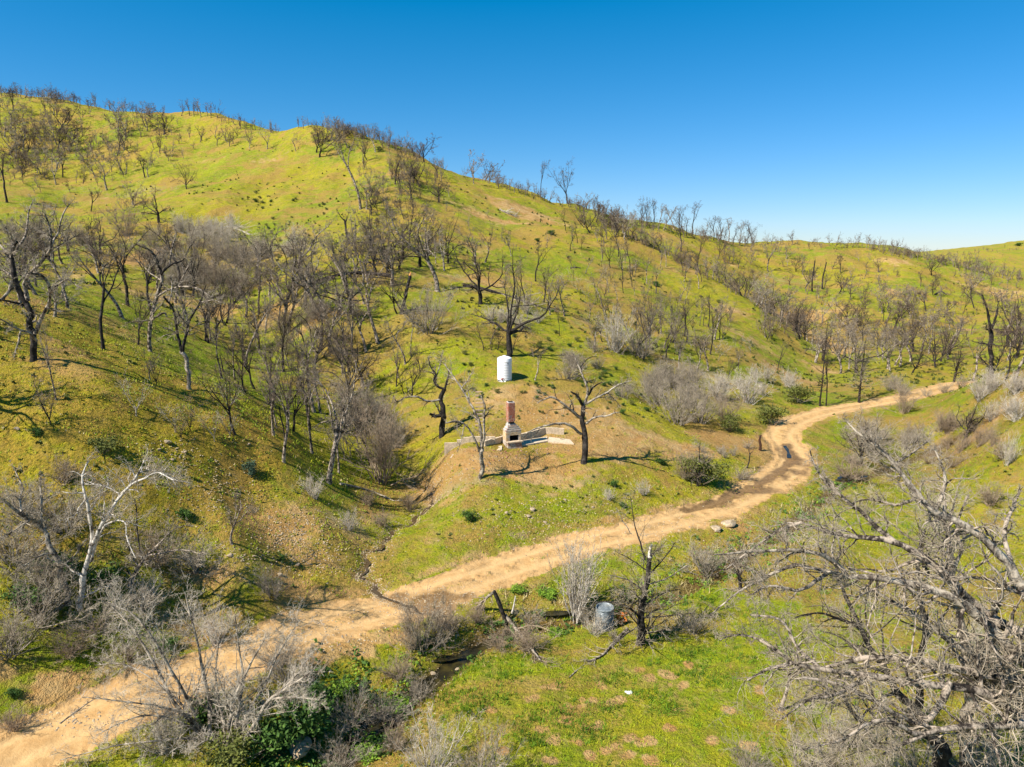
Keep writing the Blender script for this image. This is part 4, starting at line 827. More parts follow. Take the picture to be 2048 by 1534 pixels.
# ================================================================ THE TREES THAT STAND OUT, LIMB BY LIMB
def smoothpath(P, n):
    P = np.array(P, float); t = np.arange(len(P)); tt = np.linspace(0, len(P)-1, n); Q = []
    for s in tt:
        i = min(int(s), len(P)-2); f = s-i; p0 = P[max(i-1,0)]; p1 = P[i]; p2 = P[i+1]; p3 = P[min(i+2,len(P)-1)]
        Q.append(.5*((2*p1)+(-p0+p2)*f+(2*p0-5*p1+4*p2-p3)*f*f+(-p0+3*p1-3*p2+p3)*f**3))
    return np.array(Q)
def limb_path(pts, Y0, n=14):
    return smoothpath([pt(p[0], p[1], Y=Y0+(p[2] if len(p) > 2 else 0)) for p in pts], n)
def hero(name, label, limbs, Y0, bark, twig, dens=(9, 7, 5), lenf=(.42, .5, .55), seed=0, root=None, cat='tree', wig=.24, tr=.010, trop=.25, sides=8, group=None, n3=True, rough=.07, rf1=.5, K=(1.0,1.2,1.2), wmul=1.0):
    """limbs: (points, width at start px, width at end px, branchiness, material or None); the first is the trunk"""
    g = np.random.default_rng(seed); B = []; e = bpy.data.objects.new(name, None); COL.objects.link(e)
    base = limb_path(limbs[0][0], Y0)[0] if root is None else np.array(root, float)
    e.location = base; e['label'] = label; e['category'] = cat
    if group: e['group'] = group
    for k, L in enumerate(limbs):
        P = L[0] if isinstance(L[0], np.ndarray) else limb_path(L[0], Y0)
        if k == 0: P[0,2] -= .25
        sc_px = P[:,1]/CP/FPX; R = np.linspace(L[1], L[2], len(P))/2*sc_px*wmul
        P = P.copy(); W_ = g.normal(size=(len(P),3)); W_ = (W_+np.roll(W_,1,0)+np.roll(W_,-1,0))/1.7; P[1:-1] += W_[1:-1]*np.minimum(R[1:-1,None]*.45, np.linalg.norm(P[1]-P[0])*.16); R = R*(1+g.normal(size=len(R))*rough)
        if k == 0: R[0] *= 1.3
        B.append((P, R, L[3])); V, F_ = tubes((P[None], R[None]), sides)
        link('trunk' if k == 0 else 'limb', mesh_np(name+'_limb', V-base, F_, (L[4] if len(L) > 4 and L[4] else (GREYB if name == 'sweeping_oak' and k % 3 == 1 else bark)), True), e)
    PR = (np.array([b[0] for b in B]), np.array([b[1] for b in B])); Ls = np.linalg.norm(np.diff(PR[0], axis=1), axis=2).sum(1)
    cnt = np.array([int(round(dens[0]*b[2])) for b in B])
    L1 = spawn(PR, cnt, .12, 1.0, 25, 75, lenf[0], 9, wig, trop, rf1, g, tr*1.6, .8, lmin=.3)
    L2 = spawn(L1, int(dens[1]*K[1]), .08, 1.0, 25, 80, lenf[1], 6, wig*1.15, trop*.4, .55, g, tr, .7)
    L3 = spawn(L2, int(dens[2]*K[2]), .1, 1.0, 20, 80, lenf[2]*1.05, 3, wig*1.5, .05, .65, g, tr*.6, .6) if dens[2] else None
    V, F_ = tubes(knobby(L1, g), 5); link('branches', mesh_np(name+'_branches', V-base, F_, bark, True), e, kind='stuff')
    V, F_ = cat_([tubes(L2, 3)]+([tubes(L3, 3)] if L3 is not None else [])); link('crown', mesh_np(name+'_twigs', V-base, F_, twig, True), e, kind='stuff')
    return e
cat_ = cat
def gY(px, py): return float(ground(px, py)[0][1])
y = gY(67, 722)
hero('black_oak', 'big black oak with pale twisting limbs at the left edge', [
  ([(67,722),(68,680),(63,643),(53,607)], 13, 10, .2, CHAR), ([(53,607),(42,585),(30,555),(26,526),(26,500),(34,484,-.5)], 11, 5, 1.3, CHAR),
  ([(56,602),(52,573),(60,547),(83,521),(102,497),(104,471),(97,445),(90,428)], 8, 2.5, 1.6), ([(102,495,0),(112,470,1),(128,427,1.5),(140,405,2)], 5, 1.5, 1.2),
  ([(70,667),(83,638),(102,604),(99,570,-.6),(80,548,-1),(60,545,-1.5)], 8, 4, 1.), ([(100,590,-.3),(115,570,-1),(135,560,-2),(160,575,-2.4)], 4, 1.5, 1.),
  ([(24,562),(18,583,-.4),(-4,603,-1),(-30,610,-2)], 7, 4, .7, GREYB), ([(50,611),(25,604,-.6),(0,600,-1.5)], 5, 3, .5, CHAR),
  ([(73,682),(60,669,-.5),(42,660,-1),(21,651,-1.5),(0,638,-2)], 6, 3, .6, GREYB), ([(42,662,-1),(36,690,-1.2),(27,716,-1.5)], 4, 1.5, .5, GREYB),
  ([(26,526),(10,500,.5),(-12,470,1),(-20,440,1.5)], 6, 2, 1.4), ([(30,560),(5,540,1.2),(-20,545,2)], 5, 2, 1.2), ([(28,510),(50,470,.8),(58,430,1.5),(66,400,2)], 5, 1.5, 1.4)],
  y, OAKB, TWIGG, (11, 8, 5), (.36, .5, .55), 1)
y = gY(300, 703)
hero('gnarled_oak', 'gnarled oak with crooked spreading limbs on crest of the left slope', [
  ([(300,703),(302,643),(313,602),(322,573),(322,547)], 8, 5.5, .4), ([(322,547),(315,521),(302,503),(287,495,-.5),(269,487,-1)], 5, 1.8, 1.3, CHAR),
  ([(322,550),(342,529),(365,521,.6),(378,497,1),(391,479,1)], 4.5, 1.6, 1.3, CHAR), ([(337,532),(344,497,.6),(352,471,1),(348,450,1)], 3.5, 1.2, 1.2),
  ([(318,591),(344,578,-1),(375,573,-1.6),(399,578,-2),(420,592,-2.5)], 5, 1.8, 1.4), ([(305,641),(326,626,-.6),(334,633,-.8)], 4.5, 3, .3), ([(303,640),(276,643,-1),(250,646,-1.5)], 3, 1.2, .7),
  ([(322,560),(300,545,1.5),(285,528,2)], 3, 1.2, 1.)], y, OAKB, TWIGG, (10, 7, 4), (.40, .5, .55), 2)
y = gY(380, 778)
hero('forked_oak', 'grey oak forking into two upright dark limbs at rim of the left slope', [
  ([(380,778),(371,722),(365,703)], 8.5, 7.5, .1, GREYB), ([(365,705),(357,667),(349,628),(336,604,-.5),(328,592,-1)], 6, 3, 1.1, CHAR), ([(366,703),(373,667),(375,646),(391,622,.5),(402,600,1),(412,570,1)], 6.5, 2, 1.3, CHAR),
  ([(374,650),(360,632,-.8),(352,612,-1.4)], 4, 1.5, 1.), ([(400,605,1),(425,600,.4),(450,608,-.4)], 3, 1, 1.3), ([(336,604,-.5),(345,580,.5),(340,550,1)], 3, 1, 1.3), ([(358,668),(340,660,-1),(318,650,-2)], 3, 1.2, .9)],
  y, OAKB, TWIGG, (10, 7, 4), (.42, .5, .55), 3)
y = gY(160, 1216)
hero('white_tree', 'pale white barked forked tree standing tall at lower left', [
  ([(160,1218),(163,1174),(172,1129),(183,1086)], 15, 10, .2), ([(183,1088),(183,1062),(179,1017),(173,996),(166,973,.3),(166,950,.5),(177,923,.8)], 9, 3, .8),
  ([(185,1088),(198,1062),(214,1030),(235,996,.3),(258,973,.6),(276,947,.8),(289,921,1)], 10, 3.5, .9), ([(235,1000,.3),(264,970,.2),(289,957,0),(316,945,-.3),(350,962,-1)], 6, 2, 1.2),
  ([(209,1051),(229,1041,-.5),(250,1046,-1),(253,1077,-1.5),(271,1116,-2)], 4, 2, .8), ([(173,1000,0),(160,1012,-.8),(150,1030,-1.4),(120,1042,-2)], 4, 1.5, 1.1),
  ([(240,990,.3),(215,975,1),(190,968,1.6),(170,960,2)], 4, 1.5, 1.2), ([(182,1122,.5),(193,1082,.5),(209,1050,.6),(222,1018,.8)], 8, 5, .3), ([(276,947,.8),(300,940,1.8),(340,955,2.6),(380,965,3.)], 4, 1.3, 1.4)],
  y, PALEB, TWIGG, (12, 8, 5), (.45, .5, .55), 4, wmul=.88, rough=.12)
y = gY(138, 1206)
hero('leaning_tree', 'grey leaning tree left of the white trunk arching to the left', [
  ([(138,1208),(130,1174),(120,1135),(112,1106),(96,1077)], 13, 10, .2), ([(96,1077),(78,1051),(47,1030,-.6),(21,1010,-1),(-6,989,-1.5)], 9, 4, 1.2), ([(83,1055),(84,1017,.4),(81,985,.8),(80,955,1.2)], 6, 3, .8),
  ([(47,1030,-.6),(40,1000,-.2),(45,975,.2),(30,940,.6)], 5, 1.8, 1.2), ([(112,1106),(85,1110,-1.2),(50,1130,-2),(20,1150,-2.4)], 5, 2, 1.4), ([(120,1135),(150,1110,.8),(170,1080,1.4)], 4, 1.5, 1.1), ([(60,1040,-.4),(30,1060,-1.6),(0,1075,-2.4)], 5, 2, 1.4)],
  y, GREYB, TWIGG, (11, 9, 5), (.45, .5, .55), 5)
y = gY(255, 1170)
hero('split_tree', 'short dark tree leaning right with split bark beside the white trunk', [
  ([(255,1170),(276,1135),(297,1111),(329,1077,.5)], 9, 4, .9), ([(276,1135),(262,1105,.5),(252,1070,.8)], 4, 2, 1.), ([(297,1111),(330,1105,-.8),(365,1100,-1.5),(420,1112,-2)], 4, 1.4, 1.5), ([(285,1125),(276,1080,.8),(272,1020,1.),(270,1000,1.2)], 4, 2, 1.2, CHAR), ([(310,1098),(345,1060,.8),(375,1050,1)], 3, 1.3, 1.4)],
  y, OAKB, TWIGG, (10, 8, 4), (.5, .5, .55), 6)
y = gY(884, 873)
hero('twisted_oak', 'black twisted oak with one long low limb left of the fireplace', [
  ([(884,873),(887,838),(889,820),(884,796),(889,778)], 12, 8, .2), ([(889,778),(876,773),(869,760),(871,747),(861,734),(856,715)], 6, 2, 1.2, CHAR), ([(889,780),(894,762),(898,748),(895,735)], 5, 2, .8), 
  ([(882,799),(856,803,-.5),(835,794,-1),(809,796,-1.5),(793,804,-1.8),(786,790,-2)], 5, 2, .8, GREYB), ([(884,830),(872,832,-.5),(860,828,-.9)], 9, 5, .8), ([(890,846),(913,845,.3),(926,856,.4)], 3.5, 1.5, .4), ([(870,757),(880,730,.6),(885,700,1)], 3, 1, 1.2, GREYB)],
  y, CHAR, TWIGG, (11, 7, 4), (.42, .5, .55), 7)
y = gY(963, 956)
hero('mottled_oak', 'mottled grey oak with three rising limbs in front of left concrete wall', [
  ([(963,956),(963,920),(962,895)], 9, 8, .05), ([(962,897),(960,853),(949,825),(936,801,.3),(922,777,.6),(905,749,1),(887,725,1.4)], 6.5, 2, 1.1), ([(963,897),(967,873,-.3),(968,835,-.5),(970,811,-.6),(962,790,-.6)], 6, 2.2, .6), ([(968,838,-.5),(974,828,-.7),(978,824,-.8)], 4, 2, .3, CHAR),
  ([(958,903),(946,873,-.3),(929,849,-.5),(911,842,-.8),(891,846,-1.2)], 5, 1.8, .9), ([(929,849,-.5),(922,880,-1.2),(915,905,-1.8)], 2.5, 1, .7), ([(922,777,.6),(936,760,1.2),(945,740,1.6)], 2.5, 1, 1.2)],
  y, GREYB, TWIGG, (11, 7, 4), (.38, .5, .55), 8)
y = gY(1167, 925)
hero('fireplace_oak', 'heavy limbed bare oak standing right of the brick fireplace', [
  ([(1167,926),(1171,895),(1169,866),(1165,837),(1168,811)], 14, 9, .05), ([(1168,812),(1177,788),(1171,764),(1161,741,.3),(1155,729,.4),(1146,708,.6)], 5.5, 1.8, .9, GREYB), ([(1172,808),(1192,796),(1212,786,.5),(1236,770,.8),(1259,762,1)], 5, 1.8, 1.2, GREYB),
  ([(1177,790),(1190,772,.6),(1204,765,1)], 4, 2, .4), ([(1172,847),(1189,835,-.4),(1212,831,-.7),(1235,825,-1)], 5, 2.5, .5, GREYB), ([(1162,836),(1145,821,-.4),(1122,805,-.7),(1102,794,-.8),(1087,798,-1),(1075,807,-1)], 6.5, 2, .7, GREYB),
  ([(1162,868),(1142,852,-.6),(1118,846,-1),(1091,852,-1.4),(1067,860,-1.7),(1053,867,-1.9)], 6, 2, .3, GREYB), ([(1166,812),(1153,790,-.4),(1142,784,-.6)], 7, 3, .4), ([(1212,786,.5),(1225,795,-.2),(1240,812,-.6)], 2.5, 1, 1.), ([(1160,740,.3),(1172,720,.8),(1190,712,1.2)], 2.2, .8, 1.)],
  y, CHAR, TWIGG, (11, 7, 4), (.36, .48, .5), 9, sides=10)
y = gY(1280, 1288)
hero('black_conifer', 'black dead conifer with broken pale top beside the corrugated culvert', [
  ([(1280,1290),(1284,1250),(1288,1200),(1295,1150),(1300,1112)], 19, 9, 3.6), ([(1300,1114),(1301,1096),(1304,1088)], 9, 2, .4, PALEB), ([(1290,1120),(1276,1070,.3),(1266,1030,.5),(1262,995,.7)], 4, 1, .6), ([(1264,1068,.3),(1245,1040,.3),(1232,1015,.4)], 2, .8, .3, GREYB),
  ([(1282,1238),(1262,1218,-.5),(1238,1206,-.9),(1200,1204,-1),(1180,1216,-1.1)], 6, 2, 1.2), ([(1285,1180),(1255,1160,-.4),(1220,1150,-.8)], 4, 1.5, .9, GREYB), ([(1290,1170),(1330,1158,.3),(1375,1130,.6)], 4, 1.5, .9, GREYB), ([(1284,1235),(1330,1232,-.4),(1390,1226,-.6)], 4, 1.4, 1.), ([(1295,1150),(1325,1120,.6),(1350,1085,1)], 4, 1.4, 1.), ([(1284,1215),(1320,1190,1),(1360,1178,1.6)], 4, 1.4, 1.), ([(1292,1140),(1260,1118,.4),(1236,1105,.8)], 3, 1.2, 1.), ([(1284,1250),(1262,1262,-.8),(1225,1290,-1.4)], 4, 1.4, 1.)],
  y, CHAR, TWIGG, (11, 8, 4), (.50, .5, .5), 10, wig=.16, trop=-.15, rf1=.22, tr=.008)
y = gY(1984, 757)
hero('charred_fork', 'tall charred forked trunk standing at right where the road ends', [
  ([(1984,757),(1984,700),(1981,655)], 9, 7, .4), ([(1981,657),(1975,625),(1968,598),(1965,590)], 5, 1.6, .7), ([(1983,657),(1990,640),(1996,615)], 5, 3, .4), ([(1984,740),(1970,725,-.6),(1958,712,-1)], 3, 1, 1.2), ([(1984,745),(2000,720,.6),(2010,690,1)], 3, 1, 1.4)],
  y, CHAR, TWIGD, (9, 7, 4), (.5, .5, .55), 11, tr=.022)
y = gY(804, 628)
hero('leaning_snag', 'black leaning snag with fresh orange broken top', [([(803,630),(808,605),(815,575),(820,551)], 7, 5.5, .25), ([(800,628),(820,621,-.6),(845,613,-1)], 5, 2.5, .4), ([(803,625),(790,600,.5),(778,590,1)], 4, 1.5, 1.2)], y, CHAR, TWIGD, (5, 5, 3), (.4, .5, .55), 12)
BREAK, nt, b = newmat('broken_heartwood', .9); b.inputs['Base Color'].default_value = (.62, .27, .08, 1)
P = limb_path([(820,552),(821,547),(822,543)], y, 4); V, F_ = tubes((P[None], np.array([[5.4,4.4,2.2,.4]])/2*y/FPX), 6)
e = [o for o in COL.objects if o.name.startswith('leaning_snag')][0]; link('broken_top', mesh_np('broken_top', V-np.array(e.location), F_, BREAK, True), e)
# bottom left: two fans of pale stems
def fanbase(px, py): g_ = ground(px, py)[0]; return float(g_[1])
y = gY(412, 1468)
hero('pale_willow', 'pale many stemmed dead willow fanning left over the road', [
  ([(412,1472),(384,1426),(366,1381,-.2),(332,1329,-.3),(300,1270,-.3),(262,1225,-.3),(207,1204,-.3)], 9, 2, 1.5), ([(408,1472),(352,1408),(321,1350,.4),(294,1301,.6),(263,1253,.8),(221,1211,1)], 9, 2, 1.5), ([(420,1470),(418,1415,.3),(408,1350,.6),(394,1280,.8),(377,1218,1),(370,1184,1)], 10, 2, 1.4),
  ([(405,1468),(370,1430,-.5),(311,1412,-.9),(242,1401,-1.2),(166,1394,-1.5)], 7, 1.5, 1.5), ([(405,1472),(350,1440,-.9),(276,1432,-1.4),(193,1470,-2)], 7, 1.5, 1.5), ([(408,1475),(330,1480,-1.3),(240,1490,-1.8),(120,1520,-2.2)], 7, 1.5, 1.4), ([(384,1430),(320,1370,.8),(250,1330,1.2),(190,1330,1.4)], 5, 1.2, 1.6)],
  y, GREYB, TWIGP, (15, 9, 5), (.34, .5, .55), 13, wig=.15, tr=.007, trop=.3, rf1=.45)
y = gY(470, 1492)
hero('pale_willow', 'dense pale dead willow with thick leaning stems above dark ivy', [
  ([(460,1496),(463,1425),(480,1377,.2),(504,1322,.5),(532,1273,.8)], 10, 2, 1.5), ([(463,1496),(477,1419),(487,1367,.6),(480,1300,.9),(470,1230,1.1)], 9, 2, 1.5), ([(484,1494),(508,1450,-.3),(532,1408,-.4),(570,1377,-.5),(622,1343,-.6)], 13, 3, 1.4), ([(470,1494),(498,1419,.8),(530,1370,1.2),(560,1300,1.5),(600,1240,1.7)], 8, 1.6, 1.6),
  ([(452,1494),(440,1420,.8),(430,1350,1.2),(440,1270,1.5)], 8, 1.6, 1.5), ([(540,1400,-.4),(590,1395,-.9),(640,1400,-1.2)], 6, 1.5, 1.6), ([(560,1385,-.4),(600,1340,.3),(625,1300,.8)], 6, 1.5, 1.6), ([(455,1500),(420,1480,-.9),(380,1500,-1.5)], 6, 1.5, 1.5)],
  y, GREYB, TWIGP, (15, 9, 5), (.36, .5, .55), 14, wig=.16, tr=.007, trop=.3, rf1=.45)
# right foreground: three oaks
YR = 20.5
b1 = pt(1905, 1640, z=0.0)
def from_base(b, pts, Y0):
    return smoothpath([b]+[pt(p[0], p[1], Y=Y0+(p[2] if len(p) > 2 else 0)) for p in pts], 14)
hero('charred_oak', 'charred black trunked oak in the right foreground with rising dark limbs', [
  (from_base(b1, [(1889,1534),(1864,1468),(1835,1419)], b1[1]+.3), 40, 24, .1), ([(1835,1419),(1795,1385),(1776,1345,.3),(1741,1296,.5),(1727,1262,.7),(1702,1208,1),(1682,1173,1.2),(1668,1120,1.6)], 18, 4, 1.5), ([(1838,1412),(1840,1345,-.2),(1854,1272,-.3),(1840,1198,-.3),(1835,1124,0),(1850,1060,.5)], 17, 5, 1.3),
  ([(1864,1475),(1800,1450,-.8),(1722,1444,-1),(1687,1395,-1.2),(1640,1370,-1.5)], 13, 4, 1.4), ([(1854,1272,-.3),(1880,1240,.6),(1905,1200,1)], 8, 3, 1.), ([(1727,1262,.7),(1690,1240,0),(1640,1225,-.5),(1590,1235,-1)], 8, 2, 1.5), ([(1776,1345,.3),(1735,1330,1),(1690,1280,1.8),(1640,1262,2.4)], 8, 2, 1.5), ([(1756,1493,-.6),(1722,1444,-1),(1687,1395,-1.4),(1690,1360,-1.6)], 10, 4, .8)],
  b1[1]+.3, CHAR, TWIGG, (11, 8, 6), (.42, .5, .55), 20, root=b1, tr=.006, sides=10)
b2 = pt(1950, 1660, z=0.1)
hero('grey_oak', 'grey straight trunked oak in the right foreground behind pale limbs', [
  (from_base(b2, [(1933,1534),(1938,1444),(1933,1370),(1928,1272)], b2[1]+.4), 34, 20, .2), ([(1928,1275),(1918,1213,.2),(1904,1154,.4),(1899,1075,.6),(1879,1036,.8),(1830,996,1.2),(1790,927,1.6),(1751,888,2)], 16, 4, 1.7), ([(1904,1154,.4),(1920,1100,.9),(1915,1050,1.2),(1935,990,1.6)], 9, 3, 1.4),
  ([(1933,1330,.2),(1965,1290,.8),(2000,1200,1.2),(2020,1120,1.6)], 10, 3, 1.3), ([(1790,927,1.6),(1830,900,2.4),(1860,880,3)], 5, 2, 1.6), ([(1830,996,1.2),(1790,1010,2),(1740,1000,2.6),(1690,1010,3)], 7, 2, 1.7)],
  b2[1]+.4, OAKB, TWIGG, (12, 9, 6), (.42, .5, .55), 21, root=b2, tr=.006, sides=10)
b3 = np.array([16.2, 14.2, .2]); f3 = pt(2130, 1400, Y=15.6); f3b = pt(2120, 1290, Y=15.8)
tr3 = smoothpath([b3, b3+np.array([-.2,.5,4.5]), f3, f3b], 14)
def L3_(pts, dY=0, st=f3): return smoothpath([st]+[pt(p[0], p[1], Y=16.2+dY+(p[2] if len(p) > 2 else 0)) for p in pts], 14)
hero('sweeping_oak', 'large near oak whose long grey limbs sweep in from the right edge', [
  (tr3, 60, 36, .2), (L3_([(2048,1321),(1987,1262),(1904,1203,.2),(1840,1173,.4),(1766,1156,.6),(1692,1154,.8),(1594,1129,1.2)]), 22, 4, 1.9),
  (L3_([(1987,1235,1),(1904,1163,1),(1849,1114,1.2),(1790,1085,1.4),(1722,1077,1.6),(1653,1065,1.8),(1604,1045,2)], 0, f3b), 20, 3, 1.7), (limb_path([(1790,1085,1.4),(1741,1041,1.8),(1682,991,2.2),(1650,960,2.4)], 16.2), 9, 2.5, 1.4),
  (L3_([(2048,1183,.6),(2022,1139,.8),(1977,1090,1),(1928,1045,1.2),(1869,1021,1.4),(1820,967,1.8),(1756,893,2.2)], 0, f3b), 20, 4, 1.8),
  (L3_([(2048,1444,-.4),(1987,1395,-.6),(1938,1375,-.7),(1840,1360,-.8),(1741,1350,-.8),(1643,1340,-.8),(1569,1326,-.8),(1495,1360,-.8)]), 20, 3, 1.8), (L3_([(2048,1375,-.2),(1963,1355,-.2),(1864,1326,0),(1790,1318,.2),(1717,1316,.4),(1643,1336,.4),(1584,1326,.6)]), 18, 3, 1.6),
  (L3_([(2048,1404,.4),(1987,1345,.7),(1928,1301,.9),(1869,1257,1),(1790,1208,1.2),(1732,1173,1.4)]), 17, 4, 1.6), (limb_path([(1900,1365,-.8),(1850,1440,-1.3),(1805,1436,-1.4),(1741,1400,-1.5),(1668,1365,-1.6),(1604,1355,-1.7)], 16.2), 12, 4, 1.5),
  (L3_([(2048,1448,-1.2),(1938,1454,-1.6),(1840,1468,-1.9),(1766,1508,-2.1)]), 18, 4, 1.5), (limb_path([(1692,1154,.8),(1640,1110,.5),(1594,1100,.4),(1495,1102,.2),(1427,1109,0)], 16.2), 9, 2, 1.8), (limb_path([(1653,1148,1),(1600,1180,.4),(1540,1170,.2),(1500,1190,0)], 16.2), 7, 2, 1.7),
  (limb_path([(1604,1045,2),(1560,1060,2),(1500,1100,1.8),(1450,1140,1.6)], 16.2), 6, 1.6, 2.), (limb_path([(1594,1129,1.2),(1540,1150,1.2),(1470,1190,1),(1420,1230,.8)], 16.2), 6, 1.6, 2.),
  (limb_path([(1584,1326,.6),(1540,1290,1),(1480,1270,1.4),(1440,1280,1.6)], 16.2), 6, 1.6, 2.), (limb_path([(1682,991,2.2),(1640,950,2.6),(1620,900,3)], 16.2), 5, 1.6, 2.), (limb_path([(1756,893,2.2),(1720,870,2.8),(1690,840,3.2)], 16.2), 5, 1.6, 2.),
  (limb_path([(1643,1340,-.8),(1600,1300,-.3),(1560,1240,0),(1500,1230,.2)], 16.2), 7, 2, 1.7), (limb_path([(1741,1350,-.8),(1690,1385,-1.6),(1620,1400,-2),(1560,1440,-2.3)], 16.2), 8, 2, 1.7), (limb_path([(1869,1021,1.4),(1890,960,2),(1870,900,2.4)], 16.2), 7, 2, 1.5),
  (limb_path([(2022,1139,.8),(2010,1060,1.4),(2040,980,2)], 16.2), 9, 3, 1.5), (limb_path([(1840,1468,-1.9),(1760,1440,-2.2),(1680,1480,-2.6),(1600,1500,-2.8)], 16.2), 8, 2, 1.7)],
  16.2, OAKB, TWIGG, (14, 8, 5), (.36, .5, .50), 22, root=b3, tr=.0046, sides=9, wig=.30, trop=.2, rf1=.45, K=(1,1.25,1.2), wmul=1.35)
# trees left outside the picture whose shadows lie on the left slope
for px, py, h, lab in ((-150, 800, 9.5, 'big oak just outside the left edge casting long shadow on slope'), (-230, 640, 9, 'oak further up outside the left edge')):
    P = ground(px, py)[0]; place('oak0' if px > -200 else 'oak1', P, h, 1.0, lab, None, 1.2)
EXTRA = [('brown_shrub0',800,1360,60,1.2,'brown brush on the left creek bank'), ('grey_shrub2',760,1440,80,1.2,'grey brush over the shaded creek'), ('grey_shrub1',840,1400,56,1.2,'grey twigs at the edge of the creek pool'), ('grey_shrub0',700,1450,90,1.1,'grey twigs right of the dark ivy'),
 ('pale_shrub1',1188,1268,52,1.2,'dead twigs leaning on left side of the corrugated culvert'), ('grey_shrub2',1226,1274,26,1.2,'low dead twigs in front of the corrugated culvert'), ('grey_shrub0',130,1060,110,1.2,'grey brush at the back of the leaning tree'), ('grey_shrub1',60,1040,90,1.3,'grey twig mass left behind the leaning tree'), ('grey_shrub2',250,1320,70,1.3,'grey brush on the bank above the lower road'), ('brown_shrub0',140,1310,70,1.3,'brown brush above the lower road at left'), ('grey_shrub0',1850,1580,170,1.2,'grey twig tangle at base of the grey oak'), ('grey_shrub1',1990,1590,180,1.2,'grey twig tangle in the bottom right corner'), ('grey_shrub2',1660,1500,110,1.2,'grey brush left of the charred oak trunk'), ('brown_shrub1',900,1265,60,1.3,'brown brush along road edge right of the ford willows'), ('grey_shrub0',1060,1245,44,1.3,'grey brush between bent trunk and pale willow'),
 ('willow0',1152,1240,168,.8,'pale upright willow clump left of the corrugated culvert'),
 ('brown_shrub1',1052,1300,62,1.5,'brown fallen brush right of the bent broken trunk'), ('brown_shrub0',1000,1296,50,1.3,'low dry brush below the bent broken trunk'), ('brown_shrub2',955,1245,44,1.4,'dry sticks at the left foot of the bent broken trunk'),
 ('pale_shrub1',862,1560,150,.9,'white dead sapling clump at the bottom edge'), ('grey_shrub1',965,1580,150,.9,'grey dead brush at the bottom edge right of the white sapling'),
 ('grey_shrub2',1600,1560,130,1.2,'grey twig mass at bottom edge below the near oak'), ('grey_shrub0',1720,1580,150,1.1,'tangled grey brush at the foot of the charred oak'), ('grey_shrub1',1500,1545,90,1.,'small grey brush at bottom edge left of the tangled mass'),
 ('oak2',1560,1420,190,.8,'small dark tree standing under sweeping limbs of the near oak'), ('slim1',1640,1180,170,.8,'grey thin tree seen through the near oak limbs'), ('pale_shrub0',2000,1420,150,.8,'whitish sapling behind the near oak trunk'), ('pale_shrub1',1960,1330,120,.8,'pale sapling in the meadow at the right edge'),
 ('oak1',1480,1180,120,1.1,'low grey tree between the conifer and near oak'), ('grey_shrub0',1410,1150,90,1.1,'grey brush right of the black conifer'), ('grey_shrub2',1390,1270,60,1.2,'low grey twigs right of the black conifer foot'),
 ('brown_shrub0',1700,960,60,1.4,'brown willow brush behind top of the near oak'), ('grey_shrub1',1740,900,80,1.1,'grey rounded tree top right of the road bend'), ('pale_shrub1',1880,1060,90,.8,'pale thin sapling by the upper creek'), ('oak3',1720,930,110,1.,'twiggy grey tree right of the road puddle'),
 ('pale_shrub0',2015,930,70,.5,'white thin sapling on the right bank'), ('brown_shrub1',1980,1010,50,1.6,'brown brush on the right bank'),
 ('grey_shrub0',30,1130,130,1.2,'tangled grey brush at the left edge under the leaning tree'), ('grey_shrub2',70,1250,130,1.2,'grey brush below the leaning tree'), ('grey_shrub1',20,1310,120,1.1,'grey tangled brush at the left edge above the road'), ('pale_shrub2',290,1215,80,1.3,'pale flattened dead brush right of the white trunk'),
 ('grey_shrub0',200,1260,90,1.3,'grey twigs at the foot of the white trunk'), ('brown_shrub0',310,1130,90,1.2,'brown brush behind the split tree'), ('grey_shrub2',400,1140,80,1.2,'brown grey brush right of the split tree'), ('grey_shrub1',90,1180,100,1.,'grey brush between left edge and leaning tree'),
 ('green_shrub0',120,1150,70,1.2,'dark green bush in shade of the leaning tree'), ('green_shrub0',215,1170,60,1.3,'dark green bush right behind the white trunk'), ('green_shrub0',60,1210,60,1.4,'dark green undergrowth left of the white trunk'),
 ('green_shrub0',600,1470,110,1.2,'dark ivy mass under the dense pale willow'), ('green_shrub0',540,1500,110,1.2,'dark ivy mass at base of the dense pale willow'), ('green_shrub0',640,1420,70,1.2,'dark green bush at right end of the ivy'), ('green_shrub1',470,1530,90,1.3,'olive undergrowth at the bottom edge below the willows'), ('green_shrub0',420,1440,70,1.2,'green undergrowth between the two pale willows'),
 ('green_shrub0',335,1300,36,1.2,'green bush behind the left fanning willow'), ('green_shrub2',680,1390,40,1.5,'bright leafy plants on the creek bank right of the ivy'), ('grey_shrub2',590,1380,110,1.1,'dense grey twigs covering the ivy mass'), ('grey_shrub0',560,1330,90,1.,'grey upright twigs behind the dense pale willow'), ('pale_shrub0',330,1500,110,1.2,'pale low brush in front of the fanning willow'),
 ('pale_shrub2',430,1290,100,1.,'pale brush behind the willows at the road edge'), ('pale_shrub1',700,1060,50,.9,'white twiggy shrub left of the trickle'), ('brown_shrub0',740,1010,40,1.2,'dry weeds beside the heap of dark brush'), ('grey_shrub1',680,1540,80,1.2,'grey twigs in the shaded creek at the bottom edge'), ('brown_shrub1',790,1500,60,1.4,'brown dry stems standing in creek shade'),
 ('green_shrub2',1090,1190,24,1.8,'bright leafy herbs behind the bent broken trunk'), ('green_shrub2',1035,1180,20,1.6,'leafy herbs at the road edge above the bent trunk'), ('green_shrub2',780,1420,40,1.8,'light green leafy mound in the creek bed'), ('green_shrub2',735,1510,40,1.8,'light green mound at the bottom of creek bed')]
LIB['willow0'] = pair('willow', shrub(530, 44, 30, 7, 4, r=.009, wig=.08, up=.5), PALEB, TWIGP, 'stems', 'twigs')
